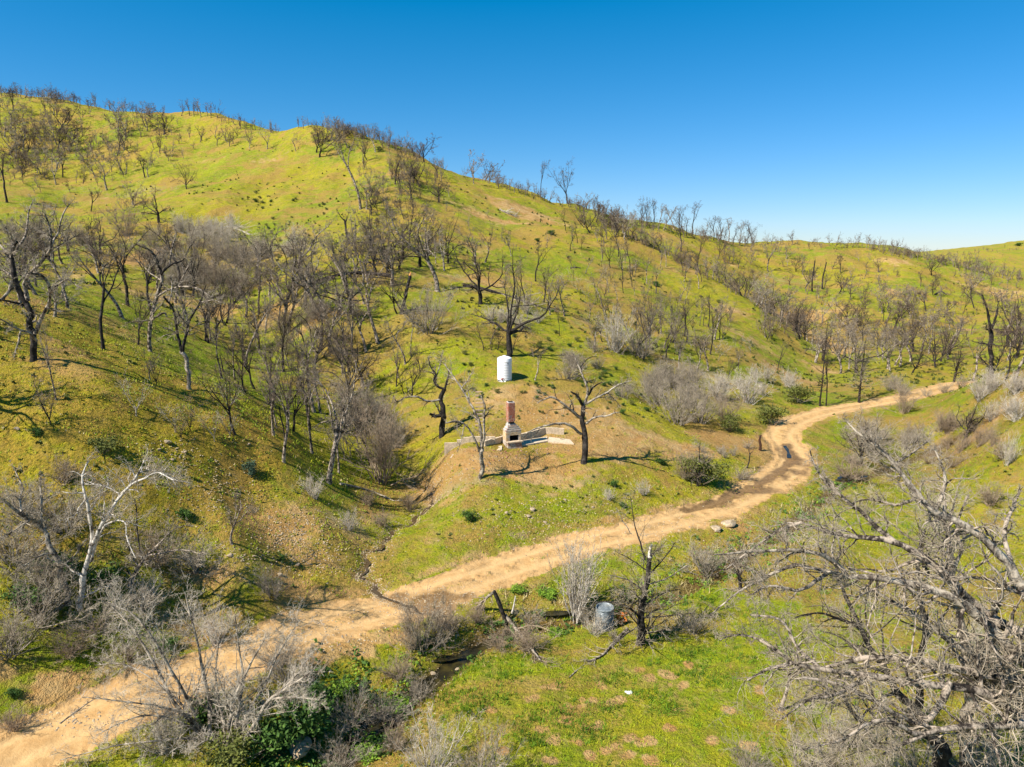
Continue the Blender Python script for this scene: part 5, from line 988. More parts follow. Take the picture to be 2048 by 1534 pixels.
NAMES['willow'] = 'pale_willow'; CATS['willow'] = 'shrub'
sp = np.array([[s[1], s[2]] for s in EXTRA], float); SW = ground(sp[:,0], sp[:,1])
for (kind, px, py, hp, w, lab), P in zip(EXTRA, SW):
    place(kind, (P[0], P[1], P[2]-.05), hp*P[1]/CP/FPX*1.05, rng.uniform(0, 6.28), lab, None, w)
# ================================================================ BUILT THINGS, LOGS, STONES, WATER, GRASS
import bmesh
class MB:
    def __init__(s): s.bm = bmesh.new()
    def box(s, c, size, rz=0, jit=0, bev=0):
        r = bmesh.ops.create_cube(s.bm, size=1); vs = r['verts']; ca, sa = math.cos(rz), math.sin(rz)
        for v in vs:
            x, y_, z = v.co.x*size[0], v.co.y*size[1], v.co.z*size[2]
            if jit: x += random.uniform(-jit, jit); y_ += random.uniform(-jit, jit); z += random.uniform(-jit, jit)
            v.co = (c[0]+x*ca-y_*sa, c[1]+x*sa+y_*ca, c[2]+z)
        return vs
    def lathe(s, prof, n=32, close=True):
        rings = [[s.bm.verts.new((r*math.cos(2*math.pi*i/n), r*math.sin(2*math.pi*i/n), z)) for i in range(n)] for r, z in prof]
        for a, b_ in zip(rings, rings[1:]):
            for i in range(n): s.bm.faces.new((a[i], a[(i+1)%n], b_[(i+1)%n], b_[i]))
        return rings
    def build(s, name, mat, parent=None, loc=None, smooth=False, **pr):
        me = bpy.data.meshes.new(name); bmesh.ops.recalc_face_normals(s.bm, faces=s.bm.faces); s.bm.to_mesh(me); s.bm.free(); me.materials.append(mat)
        if smooth: me.polygons.foreach_set('use_smooth', [True]*len(me.polygons))
        return link(name, me, parent, loc, **pr)
def thing(name, label, cat, loc, rz=0, group=None):
    e = bpy.data.objects.new(name, None); COL.objects.link(e); e.location = loc; e.rotation_euler = (0, 0, rz); e['label'] = label; e['category'] = cat
    if group: e['group'] = group
    return e
random.seed(5)
# ---- water tank
def whitemat():
    m, nt, b = newmat('white_tank_paint', .45, .4); q = NB(nt); P = q.objc(); st_ = q.noise(2.2, 4, .6, q.scale(P, (1, 1, .25)))
    c = q.mix(q.math('MULTIPLY', q.step(st_, .55, .8), .25), (.80,.80,.78), (.55,.50,.42)); nt.links.new(c, b.inputs['Base Color']); return m
WH = whitemat()
def plain(name, col, rough=.7, metal=0.0):
    m, nt, b = newmat(name, rough, .3); q = NB(nt); P = q.objc()
    c = q.mix(q.step(q.noise(6, 4, .6, P), .3, .7), tuple(x*.75 for x in col), tuple(min(1, x*1.15) for x in col)); nt.links.new(c, b.inputs['Base Color']); b.inputs['Metallic'].default_value = metal; return m
WMS = plain('shallow_water', (.085,.055,.022), .12)
RUST = plain('rusty_iron', (.30,.09,.04), .8); DARKM = plain('dark_fitting', (.05,.05,.055), .5)
P = ground(1009, 764)[0]; s = P[1]/CP/FPX; r_ = 14.6*s; hh = 47*s/math.cos(math.radians(11))
tk = thing('water_tank', 'white upright water tank on the slope above the brick fireplace', 'water tank', (P[0], P[1]+r_, P[2]-.12))
mb = MB(); prof = [(r_, 0), (r_, .12*hh)]
for k in range(1, 9): prof += [(r_, k*hh/9-.008), (r_+.003, k*hh/9), (r_, k*hh/9+.008)]
prof += [(r_, hh), (r_*.97, hh+.05)]; mb.lathe(prof, 48); mb.build('tank_body', WH, tk, smooth=True)
mb = MB(); mb.lathe([(r_*.97, hh+.04), (r_*.8, hh+.13), (r_*.45, hh+.22), (r_*.24, hh+.25), (r_*.24, hh+.31), (.001, hh+.33)], 40); mb.build('domed_lid', WH, tk, smooth=True)
def ring(mat, r0, r1, a0, a1, cx, cz, nm):
    P_ = np.array([[cx+r0*math.cos(t), -math.sqrt(max(r_**2-(cx+r0*math.cos(t))**2, .01))-.05, cz+r0*math.sin(t)] for t in np.linspace(a0, a1, 10)])
    V, F_ = tubes((P_[None], np.full((1, 10), r1)), 8); link(nm, mesh_np(nm, V, F_, mat, True), tk)
ring(RUST, .17, .035, .2, 3.0, -.20, .36, 'inlet_pipe'); ring(plain('red_valve', (.5,.05,.03)), .05, .03, 0, 6.2, -.30, .42, 'valve_wheel')
mb = MB(); mb.box((0,0,0), (.12,.06,.10)); mb.build('outlet_fitting', DARKM, tk, (r_*.42, -r_*.93, .28)); mb = MB(); mb.box((0,0,0), (.10,.05,.10)); mb.build('vent', DARKM, tk, (r_*.45, -r_*.90, hh*.82))
# ---- fireplace with chimney
P = ground(1024, 894)[0]; s = P[1]/CP/FPX; RZ = math.radians(21)
fp = thing('brick_fireplace', 'ruined brick fireplace and tall chimney standing alone on the terrace', 'fireplace', (P[0], P[1]+.3, P[2]-.1), RZ)
def brickmat(name, a, b_, c_, sc_=5):
    m, nt, b = newmat(name, .9, .15); q = NB(nt); P_ = q.objc(); n = q.noise(sc_, 3, .6, P_); n2 = q.noise(1.6, 2, .5, P_)
    c = q.mix(q.step(n, .42, .56), a, b_); c = q.mix(q.math('MULTIPLY', q.step(n2, .5, .62), .75), c, c_); nt.links.new(c, b.inputs['Base Color'])
    nt.links.new(q.bump(q.noise(30, 2, .6, P_), .4, .01), b.inputs['Normal']); return m
REDB = brickmat('red_brick', (.36,.085,.045), (.48,.33,.235), (.42,.14,.08), 11); PALEBR = brickmat('pale_brick', (.40,.32,.24), (.52,.45,.36), (.36,.17,.11)); BUFFB = brickmat('buff_brick', (.55,.37,.19), (.62,.48,.30), (.50,.45,.38)); MORT = plain('mortar', (.52,.49,.44), .95); SOOT = plain('soot', (.012,.011,.010), .95)
CONC = plain('weathered_concrete', (.54,.42,.28), .95)
BRKM = brickmat('rubble_brick', (.34,.16,.09), (.42,.30,.19), (.30,.24,.18), 1.5)
def courses(mbx, x0, x1, y0, y1, z0, z1, bl=.21, bh=.072, j=.012, skip=None, chance=0.0):
    """brick courses laid round a rectangular core, each brick a box standing proud of the mortar core"""
    z = z0; k = 0
    while z+bh <= z1+1e-6:
        off = (k%2)*bl/2
        for side in range(4):
            ln = (x1-x0) if side < 2 else (y1-y0); a = -off
            while a < ln-1e-6:
                a0, a1 = max(a, 0), min(a+bl-j, ln)
                if a1-a0 > .03 and random.random() >= chance:
                    mid_, l = (a0+a1)/2, a1-a0; d = random.uniform(0, .008)
                    if side == 0: c = (x0+mid_, y0-.004-d, z+bh/2); sz = (l, .05, bh-j)
                    elif side == 1: c = (x0+mid_, y1+.004+d, z+bh/2); sz = (l, .05, bh-j)
                    elif side == 2: c = (x0-.004-d, y0+mid_, z+bh/2); sz = (.05, l, bh-j)
                    else: c = (x1+.004+d, y0+mid_, z+bh/2); sz = (.05, l, bh-j)
                    if not (skip and skip(c)): mbx.box(c, sz, jit=.003)
                a += bl
        z += bh; k += 1
bw = 1.42; bd = .78; W2 = bw/2
ox0, ox1, oz0, oz1 = -.36, .50, .72, 1.22
# mortar core as four masses round the firebox
mb = MB(); mb.box((0, 0, .33), (bw, bd, .70)); mb.box(((-W2+ox0)/2, 0, .97), (ox0+W2, bd, .578)); mb.box(((W2+ox1)/2, 0, .97), (W2-ox1, bd, .578)); mb.box((0, 0, 1.51), (bw, bd, .50)); mb.build('mortar_core', MORT, fp)
mb = MB(); mb.box((.07, .30, .97), (.86, .06, .50)); mb.box((ox0+.025, .02, .97), (.02, .50, .495)); mb.box((ox1-.025, .02, .97), (.02, .50, .495)); mb.box((.07, .0, .735), (.80, .60, .02)); mb.build('firebox', SOOT, fp)
sk = lambda c: (ox0-.05 < c[0] < ox1+.05 and c[1] < 0 and oz0-.02 < c[2] < oz1+.02)
mb = MB(); courses(mb, -W2, W2, -bd/2, bd/2, .02, .70, skip=sk); mb.build('hearth_brickwork', PALEBR, fp, kind='stuff')
mb = MB(); courses(mb, -W2, W2, -bd/2, bd/2, .72, 1.56, skip=sk); mb.build('firebox_brickwork', BUFFB, fp, kind='stuff')
mb = MB(); courses(mb, -W2, W2, -bd/2, bd/2, 1.56, 1.76); courses(mb, -W2+.12, W2-.12, -bd/2+.03, bd/2-.03, 1.79, 1.93); courses(mb, -W2+.26, W2-.30, -bd/2+.06, bd/2-.06, 1.93, 2.08); courses(mb, -W2+.38, W2-.42, -bd/2+.1, bd/2-.1, 2.08, 2.22); mb.build('shoulder_brickwork', PALEBR, fp, kind='stuff')
mb = MB(); mb.box((0,0,1.86), (bw-.26, bd-.08, .16)); mb.box((-.02,0,2.0), (bw-.58, bd-.14, .15)); mb.box((-.02,0,2.14), (bw-.82, bd-.22, .16)); mb.box((-.30, 0, 2.02), (.42, .5, .36)); mb.build('shoulder_core', MORT, fp)
mb = MB(); mb.box((.02, -bd/2-.16, .66), (bw+.06, .40, .09)); mb.build('hearth_slab', CONC, fp); mb = MB(); mb.box((.02, -bd/2-.13, .30), (bw-.10, .26, .60), jit=.01); courses(mb, -W2+.08, W2-.04, -bd/2-.25, -bd/2-.02, .02, .60); mb.build('hearth_base', PALEBR, fp, kind='stuff')
sx0, sx1, sy0, sy1 = -.44, .14, -.30, .24; top = 92*s/math.cos(math.radians(16))
mb = MB(); mb.box(((sx0+sx1)/2, (sy0+sy1)/2, (2.5+top)/2), (sx1-sx0-.01, sy1-sy0-.01, top-2.5)); mb.box((sx0+.12, .05, 2.35), (.22, .3, .4)); mb.box((sx0+.34, .12, 2.33), (.16, .2, .4)); mb.build('chimney_core', MORT, fp)
mb = MB(); courses(mb, sx0, sx1, sy0, sy1, 2.44, top, chance=.03); mb.build('chimney_brickwork', REDB, fp, kind='stuff')
mb = MB(); mb.box(((sx0+sx1)/2, (sy0+sy1)/2, top+.012), (.40, .36, .03)); mb.build('flue_opening', SOOT, fp); mb = MB(); mb.box((sx0+.30, sy0+.02, 2.36), (.46, .1, .13)); mb.build('broken_throat', SOOT, fp)
# ---- concrete walls and floor strip
def wall(pa, pb, h, th, label, name='concrete_wall', mat=CONC, sink=.3, cat='wall', n=8, hz=None):
    A_, B_ = pa, pb; d = B_-A_; L = math.hypot(d[0], d[1]); rz = math.atan2(d[1], d[0]); e = thing(name, label, cat, (A_[0], A_[1], A_[2]), rz); mb = MB()
    # one slab built in cast sections with slightly uneven tops
    for k in range(n):
        t = (k+.5)/n; z = (B_[2]-A_[2])*t; gz = float(H(np.array([A_[0]+d[0]*t]), np.array([A_[1]+d[1]*t]))[0])-A_[2]; z = max(z, gz-.35*h); mb.box((L*t, 0, z+(h-sink)/2+random.uniform(-.012,.012)), (L/n-.012, th+random.uniform(-.01,.01), h+sink), jit=.008)
    mb.build('cast_section', mat, e, kind='stuff'); mb = MB(); mb.box((L/2, 0, (B_[2]-A_[2])/2+(h-sink)/2-.03), (L-.02, th*.9, h+sink-.02))
    mb.build('wall_core', mat, e); return e
G = lambda px, py: ground(px, py)[0]
wall(G(889,912), G(990,888), 17*s, .22, 'long pale concrete retaining wall left of the fireplace')
wall(G(968,892), G(1012,882), 11*s, .25, 'short low concrete wall directly left of the chimney', n=3)
wall(G(1040,880), G(1090,868)+np.array([0,.1,.1]), 12*s, .25, 'concrete back wall right of the fireplace', n=4)
wall(G(1091,868)+np.array([0,.1,.1]), G(1128,868), 12*s, .25, 'right end of concrete back wall behind the terrace', n=3)
def slab(pts, th, label):
    W_ = np.array([G(*p) for p in pts]); mb = MB(); c = W_.mean(0); e = thing('concrete_slab', label, 'slab', c); zt = W_[:,2].max()-c[2]+.05
    top_ = [mb.bm.verts.new((w[0]-c[0], w[1]-c[1], w[2]-c[2]+th)) for w in W_]; bot = [mb.bm.verts.new((w[0]-c[0], w[1]-c[1], w[2]-c[2]-.3)) for w in W_]
    mb.bm.faces.new(top_); mb.bm.faces.new(bot[::-1]); n = len(W_)
    for i in range(n): mb.bm.faces.new((top_[i], bot[i], bot[(i+1)%n], top_[(i+1)%n]))
    mb.build('slab', CONC, e)
slab([(1044,894),(1096,885),(1094,876),(1042,884)], .16, 'narrow pale concrete strip right of the fireplace'); slab([(1094,885),(1148,890),(1140,881),(1098,876)], .12, 'angled concrete slab at right end of the terrace'); slab([(900,918),(1004,901),(1004,893),(905,911)], .10, 'narrow concrete footing strip before the left wall')
# ---- rubble of the burnt homesite
rb = thing('rubble', 'scattered fallen bricks and rubble around the fireplace', 'rubble', G(1030, 905)); mb = MB(); o0 = np.array(rb.location)
for k in range(80):
    px, py = (rng.normal(1035, 50), rng.normal(903, 9)) if k < 50 else (rng.normal(975, 40), rng.normal(925, 14)); w_ = G(px, py)-o0; mb.box((w_[0], w_[1], w_[2]+.02), (.20*rng.uniform(.4,1), .10, .07), rng.uniform(0, 3), jit=.01)
mb.build('fallen_bricks', BRKM, rb, kind='stuff')
# ---- hillside steps
st = thing('wooden_steps', 'faint wooden steps climbing the grass slope left of chimney', 'steps', G(957, 852)); 
for k in range(10):
    a = G(952, 852-7.4*k); b_ = G(964, 851-7.4*k); c = (a+b_)/2-np.array(st.location); mb = MB(); mb.box((c[0], c[1], c[2]+.05), (.75, .16, .14), jit=.012); mb.build('tread', plain('step_wood', (.46,.33,.20), .9) if k == 0 else bpy.data.materials['step_wood'], st)
# ---- culvert
def galv():
    m, nt, b = newmat('galvanised_steel', .45, .5); q = NB(nt); P_ = q.objc(); c = q.mix(q.step(q.noise(7, 4, .7, P_), .35, .62), (.09,.11,.115), (.25,.275,.275)); c = q.mix(q.math('MULTIPLY', q.step(q.noise(3, 3, .6, P_), .58, .7), .6), c, (.08,.07,.06)); nt.links.new(c, b.inputs['Base Color']); b.inputs['Metallic'].default_value = .1; return m
GALV = galv(); P = G(1211, 1262); s = P[1]/CP/FPX; r_ = 19*s; hh = 46*s/math.cos(math.radians(29))
cv = thing('corrugated_culvert', 'upright corrugated steel culvert pipe beside the black conifer', 'culvert', (P[0], P[1]+r_*.9, P[2]-.15)); prof = []; nr = 17
for k in range(nr*4+1): prof.append((r_+.030*math.cos(k*math.pi/2), k*hh/(nr*4)))
mb = MB(); mb.lathe(prof+[(r_-.01, hh+.01), (r_-.03, hh)]+[(r_-.035, hh*.4)], 44); mb.build('pipe_wall', GALV, cv, smooth=True)
mb = MB(); mb.lathe([(.001, hh-.10), (r_*.5, hh-.11), (r_-.034, hh-.13)], 40); mb.build('sagging_lid', GALV, cv, smooth=True)
for nm, zz in (('rim_band', hh-.02), ('lower_band', hh*.52)):
    mb = MB(); mb.lathe([(r_+.026, zz-.03), (r_+.034, zz), (r_+.026, zz+.03)], 44); mb.build(nm, GALV, cv, smooth=True)
# ---- bent broken trunk
def rod(name, label, cat, pts, w0, w1, mat, Y0, n=14, twigs=None, extra=None, seed=1, tm=None, sides=8):
    P_ = limb_path(pts, Y0, n) if not isinstance(pts, np.ndarray) else smoothpath(pts, n); base = P_[0].copy(); e = thing(name, label, cat, base); g = np.random.default_rng(seed); R = np.linspace(w0, w1, n)/2*(P_[:,1]/CP/FPX)*(1+g.normal(size=n)*.07)
    V, F_ = tubes((P_[None], R[None]), sides); V2 = np.concatenate([V, P_[:1], P_[-1:]]); m_ = len(V); caps = [[i, (i+1)%sides, m_, m_] for i in range(sides)]+[[(n-1)*sides+i, (n-1)*sides+(i+1)%sides, m_+1, m_+1] for i in range(sides)]
    link('trunk', mesh_np(name, V-base, F_, mat, True), e)
    Vc = np.concatenate([V[:sides], V[-sides:], P_[:1], P_[-1:]]); Fc = np.array([[i, (i+1)%sides, 2*sides] for i in range(sides)]+[[sides+i, sides+(i+1)%sides, 2*sides+1] for i in range(sides)])
    link('cut_end', mesh_np('cut_end', Vc-base, Fc, extra or mat, False), e)
    if twigs:
        L1 = spawn((P_[None], R[None]), twigs[0], twigs[3] if len(twigs) > 3 else .3, 1, 20, 60, twigs[1], 8, .16, 0, .45, g, .012, .8); L2 = spawn(L1, twigs[2], .1, 1, 20, 60, .5, 5, .2, 0, .6, g, .009, .7); L3 = spawn(L2, 3, .1, 1, 20, 60, .5, 4, .2, 0, .7, g, .007, .7)
        V, F_ = cat_([tubes(L1, 4), tubes(L2, 3), tubes(L3, 3)]); link('branches', mesh_np('branches', V-base, F_, tm or TWIGB, True), e, kind='stuff')
    return e
y = gY(1012, 1245)
rod('bent_trunk', 'snapped grey trunk bent over into an upside down V by the creek', 'fallen tree', [(1013,1247),(1004,1222),(996,1200),(988,1182)], 10, 8, CHAR, y)
P_ = limb_path([(989,1183),(968,1200,.2),(950,1222,.3),(936,1245,.4),(930,1266,.3)], y, 14); e0 = [o for o in COL.objects if o.name == 'bent_trunk'][0]; R = np.linspace(7, 3, 14)/2*y/CP/FPX; V, F_ = tubes((P_[None], R[None]), 7); link('snapped_top', mesh_np('snapped_top', V-np.array(e0.location), F_, GREYB, True), e0)
g = np.random.default_rng(3); L1 = spawn((P_[None], R[None]), 22, .1, 1, 20, 60, .35, 7, .2, -.5, .5, g, .012, .8); L2 = spawn(L1, 6, .1, 1, 20, 60, .5, 4, .2, -.2, .6, g, .008, .7); V, F_ = cat_([tubes(L1, 4), tubes(L2, 3)]); link('branches', mesh_np('branches', V-np.array(e0.location), F_, TWIGB, True), e0, kind='stuff')
y2 = gY(1025, 1240); rod('split_stick', 'pale splintered stick standing right of the bent trunk', 'stick', [(1024,1226),(1028,1210),(1031,1192)], 5, 2, PALEB, y2)
def lying(name, label, pts, w0, w1, mat, twigs=None, end=None, tm=None, seed=1, lift=.5, cat='log'):
    W_ = np.array([G(*p) for p in pts]); s_ = W_[:,1]/CP/FPX; W_[:,2] += np.linspace(w0, w1, len(W_))/2*s_*lift; return rod(name, label, cat, W_, w0, w1, mat, 0, twigs=twigs, extra=end, tm=tm, seed=seed)
lying('fallen_tree', 'fallen brush covered trunk right of the bent trunk in the grass', [(1010,1240),(1035,1270),(1060,1300),(1080,1325)], 8, 4, GREYB, (40, .5, 8, .2), tm=TWIGB, cat='fallen tree', lift=3)
lying('fallen_tree', 'black fallen tree with its broken red end on the green slope', [(784,562),(745,556),(700,553),(655,560),(620,572)], 9, 3, CHAR, (34, .45, 8, .4), BREAK, TWIGD, 2, 2.2, 'fallen tree')
lying('fallen_log', 'big black fallen log across slope above the water tank', [(927,571),(960,577),(1000,588),(1045,603),(1095,620)], 7, 3.5, CHAR, (26, .35, 7, .5), tm=TWIGG, seed=3, lift=.3)
lying('fallen_log', 'grey fallen log left of the heap of cut brush', [(680,969),(715,976),(750,986),(787,1002)], 6, 2.5, GREYB, (10, .3, 4, .4), tm=TWIGP, seed=4)
lying('fallen_log', 'dark leaning fallen branch in grass left of black conifer', [(1255,1262),(1230,1285),(1205,1312),(1175,1325)], 7, 3, OAKB, (16, .4, 5, .4), tm=TWIGG, seed=5, lift=1.5)
lying('fallen_log', 'small grey log low on the valley side of right hillside', [(1575,790),(1590,797),(1606,803)], 3, 2, GREYB, seed=6)
lying('fallen_log', 'short black log on the middle of hill face', [(1141,537),(1152,536),(1161,537)], 3, 2.5, CHAR, seed=7)
lying('fallen_log', 'thin black log high on the right shoulder', [(1870,590),(1882,584),(1892,590)], 4, 2, CHAR, (8, .5, 4, .3), tm=TWIGD, seed=8)
lying('fallen_log', 'grey crumbled fallen tree on the upper hill face', [(1000,420),(1014,427),(1028,432)], 4, 2, GREYB, (20, .8, 6, .1), tm=TWIGP, seed=9, cat='fallen tree')
lying('fallen_log', 'fallen branch at road edge below the split tree', [(120,1448),(150,1425),(185,1400)], 4, 2, GREYB, (14, .5, 5, .2), tm=TWIGG, seed=10)
lying('fallen_log', 'pale fallen trunk along the upper left draw', [(420,462),(460,455),(500,470)], 4, 2, PALEB, (24, .5, 6, .2), tm=TWIGP, seed=11)
lying('fallen_log', 'dark forked branch lying in meadow below the culvert', [(1138,1356),(1155,1340),(1170,1328)], 3, 1.2, OAKB, (6, .6, 3, .2), tm=TWIGG, seed=12)
y = gY(1520, 901); rod('burnt_stump', 'rust brown burnt stump standing beside the road puddle', 'stump', [(1520,901),(1521,890),(1519,880),(1522,870)], 6.5, 3.5, plain('burnt_wood', (.06,.028,.016), .95), y)
mb = MB(); 
for k in range(14): mb.box((random.uniform(-.45,.45), random.uniform(-.2,.2), random.uniform(.02,.1)), (random.uniform(.15,.4), random.uniform(.1,.25), .04), random.uniform(0,3), jit=.04)
P = G(1257, 1386); o = mb.build('torn_plastic_sheet', WH, None, (P[0], P[1], P[2])); o.scale = (.42, .42, .42); o['label'] = 'small torn white scrap lying alone in the meadow'; o['category'] = 'litter'
# orange flowers beside the culvert
mb = MB(); P = G(1243, 1250); L_ = leaves(77, 260, .10, (.5,.4,.5), .45, 12); o = link('flowers', mesh_np('flowers', L_[0]*.8, L_[1], plain('orange_petal', (.75,.22,.02))), None, (P[0], P[1], P[2])); o['label'] = 'clump of orange flowers right of the corrugated culvert'; o['category'] = 'flowers'
# ---- stones: larger ones one by one, gravel as a mass
ROCKM = brickmat('stone', (.30,.22,.13), (.46,.36,.23), (.24,.19,.14), 2)
def rockmesh(seed):
    g = np.random.default_rng(seed); bm = bmesh.new(); bmesh.ops.create_icosphere(bm, subdivisions=2, radius=1)
    dirs = nrm(g.normal(size=(9,3))); offs = g.uniform(.55, .9, 9)
    for v in bm.verts:
        p = np.array(v.co); 
        for d, o_ in zip(dirs, offs):
            k = p@d
            if k > o_: p = p-d*(k-o_)
        v.co = p*np.array([1,.8,.6])
    me = bpy.data.meshes.new('rock'); bm.to_mesh(me); bm.free(); me.materials.append(ROCKM); return me
RM = [rockmesh(k) for k in range(5)]
for px, py, r, lab in [(335,885,.30,'dark flat stone, largest on the stony left slope'),(318,900,.2,'pale stone left of the tiny stones on the left slope'),(370,905,.16,'round stone right of the largest flat stone'),(345,920,.16,'small pale stone below the largest flat stone'),(498,889,.18,'reddish stone at the foot of the two trunk tree'),
  (1065,1020,.3,'pale boulder on grassy bank right of green bush'),(1057,1033,.24,'stone just below the pale boulder on the bank'),(1013,1026,.2,'flat pale stone in the middle of the grassy bank'),(1090,1045,.18,'small stone at the right of the bank boulders'),(1130,1000,.16,'small pale stone high on the grassy bank'),
  (1185,1015,.16,'stone on the bank above the road'),(34,858,.22,'pale stone at left edge on the slope'),(1458,1050,.7,'big brown rock beside the road right of conifer'),(1432,1060,.5,'lower brown rock beside the big brown rock'),(595,1500,.8,'brown boulder in creek bank at bottom'),(648,1516,.3,'white stone right of the bottom boulder'),(595,1130,.2,'dark round stone on the brown bank'),
  (460,1112,.2,'pale stone under the fuzzy grey tree'),(560,1150,.2,'small pale stone on the brown bank edge'),(915,1340,.18,'pale stone in the creek shallows'),(866,1348,.2,'white stone at the edge of creek pool'),(750,1455,.2,'white stone in the shaded creek')]:
    P = G(px, py); o = link('stone', RM[int(rng.integers(5))], None, (P[0], P[1], P[2]+r*.15)); o.scale = (r, r, r*.8); o.rotation_euler = (rng.uniform(-.3,.3), rng.uniform(-.3,.3), rng.uniform(0,6)); o['label'] = lab; o['category'] = 'stone'
def scatter_mass(name, xy, size, base, mat, label, kind='stuff', zoff=0.0):
    Vb, Fb = base; n = len(xy); a = rng.uniform(0, 6.28, n); z = H(xy[:,0], xy[:,1])+zoff; ca, sa = np.cos(a)[:,None], np.sin(a)[:,None]; s_ = size[:,None]
    x_ = Vb[None,:,0]*ca-Vb[None,:,1]*sa; y_ = Vb[None,:,0]*sa+Vb[None,:,1]*ca; V = np.stack([x_*s_+xy[:,:1], y_*s_+xy[:,1:2], Vb[None,:,2]*s_+z[:,None]], -1).reshape(-1, 3)
    F_ = (Fb[None]+(np.arange(n)*len(Vb))[:,None,None]).reshape(-1, Fb.shape[1]); return link(name, mesh_np(name, V, F_, mat, False), None, None, kind=kind, label=label)
def peb(): V = np.array([[1,0,0],[0,.8,0],[-1,0,0],[0,-.8,0],[0,0,.55],[0,0,-.5]], float); return V, np.array([[0,1,4],[1,2,4],[2,3,4],[3,0,4],[1,0,5],[2,1,5],[3,2,5],[0,3,5]])
def along(P_, n, sd): 
    i = rng.integers(0, len(P_)-1, n); t = rng.uniform(0, 1, n)[:,None]; q_ = P_[i,:2]*(1-t)+P_[i+1,:2]*t; return q_+rng.normal(size=(n,2))*sd
xy = np.concatenate([along(TRICK, 2400, .36), along(CREEK[:36], 900, .8), G(870,1205)[None,:2]+rng.normal(size=(500,2))*np.array([2.6,1.2])]); scatter_mass('creek_gravel', xy, rng.uniform(.02, .085, len(xy)), peb(), ROCKM, 'pale gravel and cobbles along the trickle and creek')
def area(cx, cy, rx, ry, n):
    W_ = ground(cx+rng.normal(size=n)*rx*.5, cy+rng.normal(size=n)*ry*.5); return W_[:,:2]
xy = np.concatenate([area(345,905,90,40,160), area(440,990,90,60,260), area(590,1060,100,50,420), area(470,1120,120,40,300), area(620,1110,80,40,260), area(1040,1030,130,40,200), area(1120,840,120,36,260), area(900,960,60,40,220), area(300,1240,120,50,300), area(1150,1000,200,30,160), area(150,1440,120,24,120), area(420,1360,100,24,120), area(1200,1060,300,50,500), area(600,1270,200,50,400)])
scatter_mass('hillside_stones', xy, rng.uniform(.025, .10, len(xy)), peb(), ROCKM, 'small pale stones strewn over bare soil')
# ---- water
def watermat():
    m, nt, b = newmat('water', .06, .5); q = NB(nt); P_ = q.pos(); nt.links.new(q.mix(q.step(q.noise(1.1, 3, .6, P_), .4, .65), (.018,.016,.008), (.05,.04,.012)), b.inputs['Base Color']); nt.links.new(q.bump(q.noise(9, 2, .5, P_), .12, .02), b.inputs['Normal']); b.inputs['IOR'].default_value = 1.33; return m
WM = watermat()
def ribbon(name, P_, half, dz, label, sm=9, mat=None):
    Pc = P_.copy(); zc = H(Pc[:,0], Pc[:,1]); k = np.ones(sm)/sm; zc = np.convolve(np.pad(zc, sm//2, 'edge'), k, 'valid')[:len(zc)]
    T = np.gradient(Pc[:,:2], axis=0); T /= np.linalg.norm(T, axis=1, keepdims=True)+1e-9; N_ = np.stack([-T[:,1], T[:,0]], 1); h_ = half*(1+.35*np.sin(np.arange(len(Pc))*.9))[:,None]
    A_ = np.concatenate([Pc[:,:2]+N_*h_, (zc+dz)[:,None]], 1); B_ = np.concatenate([Pc[:,:2]-N_*h_, (zc+dz)[:,None]], 1); V = np.stack([A_, B_], 1).reshape(-1, 3); i = np.arange(len(Pc)-1)*2
    return link(name, mesh_np(name, V, np.stack([i, i+1, i+3, i+2], 1), mat or WM, False), None, None, kind='structure', label=label)
ribbon('creek_water', CREEK[:34], .8, .10, 'dark creek water'); [ribbon('trickle_water', TRICK[a_:b_], .12, .05, 'narrow trickle of water crossing to the road', 5, WMS) for a_, b_ in ((6,24),(25,41),(42,60))]; ribbon('road_puddle', DITCH[:11], .17, .035, 'sheet of water in the road ditch', 5)
def pool(name, px, py, rx, ry, dz, label):
    c, r, t = ground([px, px+rx, px], [py, py, py-ry]); a = np.linspace(0, 2*math.pi, 28, endpoint=False); ax = abs(r[0]-c[0]); ay = min(abs(t[1]-c[1]), ax*3); w = 1+.18*np.sin(a*3+1)+.1*np.sin(a*5)
    V = np.stack([c[0]+ax*w*np.cos(a), c[1]+ay*w*np.sin(a), np.full(28, H(c[0:1], c[1:2])[0]+dz)], 1); V = np.concatenate([V, [[c[0], c[1], V[0,2]]]]); F_ = np.array([[i, (i+1)%28, 28] for i in range(28)]); link(name, mesh_np(name, V, F_, WM), None, None, kind='structure', label=label)
pool('creek_water', 1108, 1230, 38, 12, .16, 'dark pool behind the pale willow'); pool('creek_water', 1690, 957, 30, 7, .14, 'blue water patch behind the near oak'); pool('creek_water', 1902, 886, 18, 5, .14, 'blue water patch by the right bank'); pool('creek_water', 1990, 1088, 26, 5, .14, 'narrow water patch at right'); pool('creek_water', 880, 1318, 40, 12, .07, 'shallow creek pool'); pool('creek_water', 730, 1450, 60, 40, .12, 'shaded creek pool at bottom')
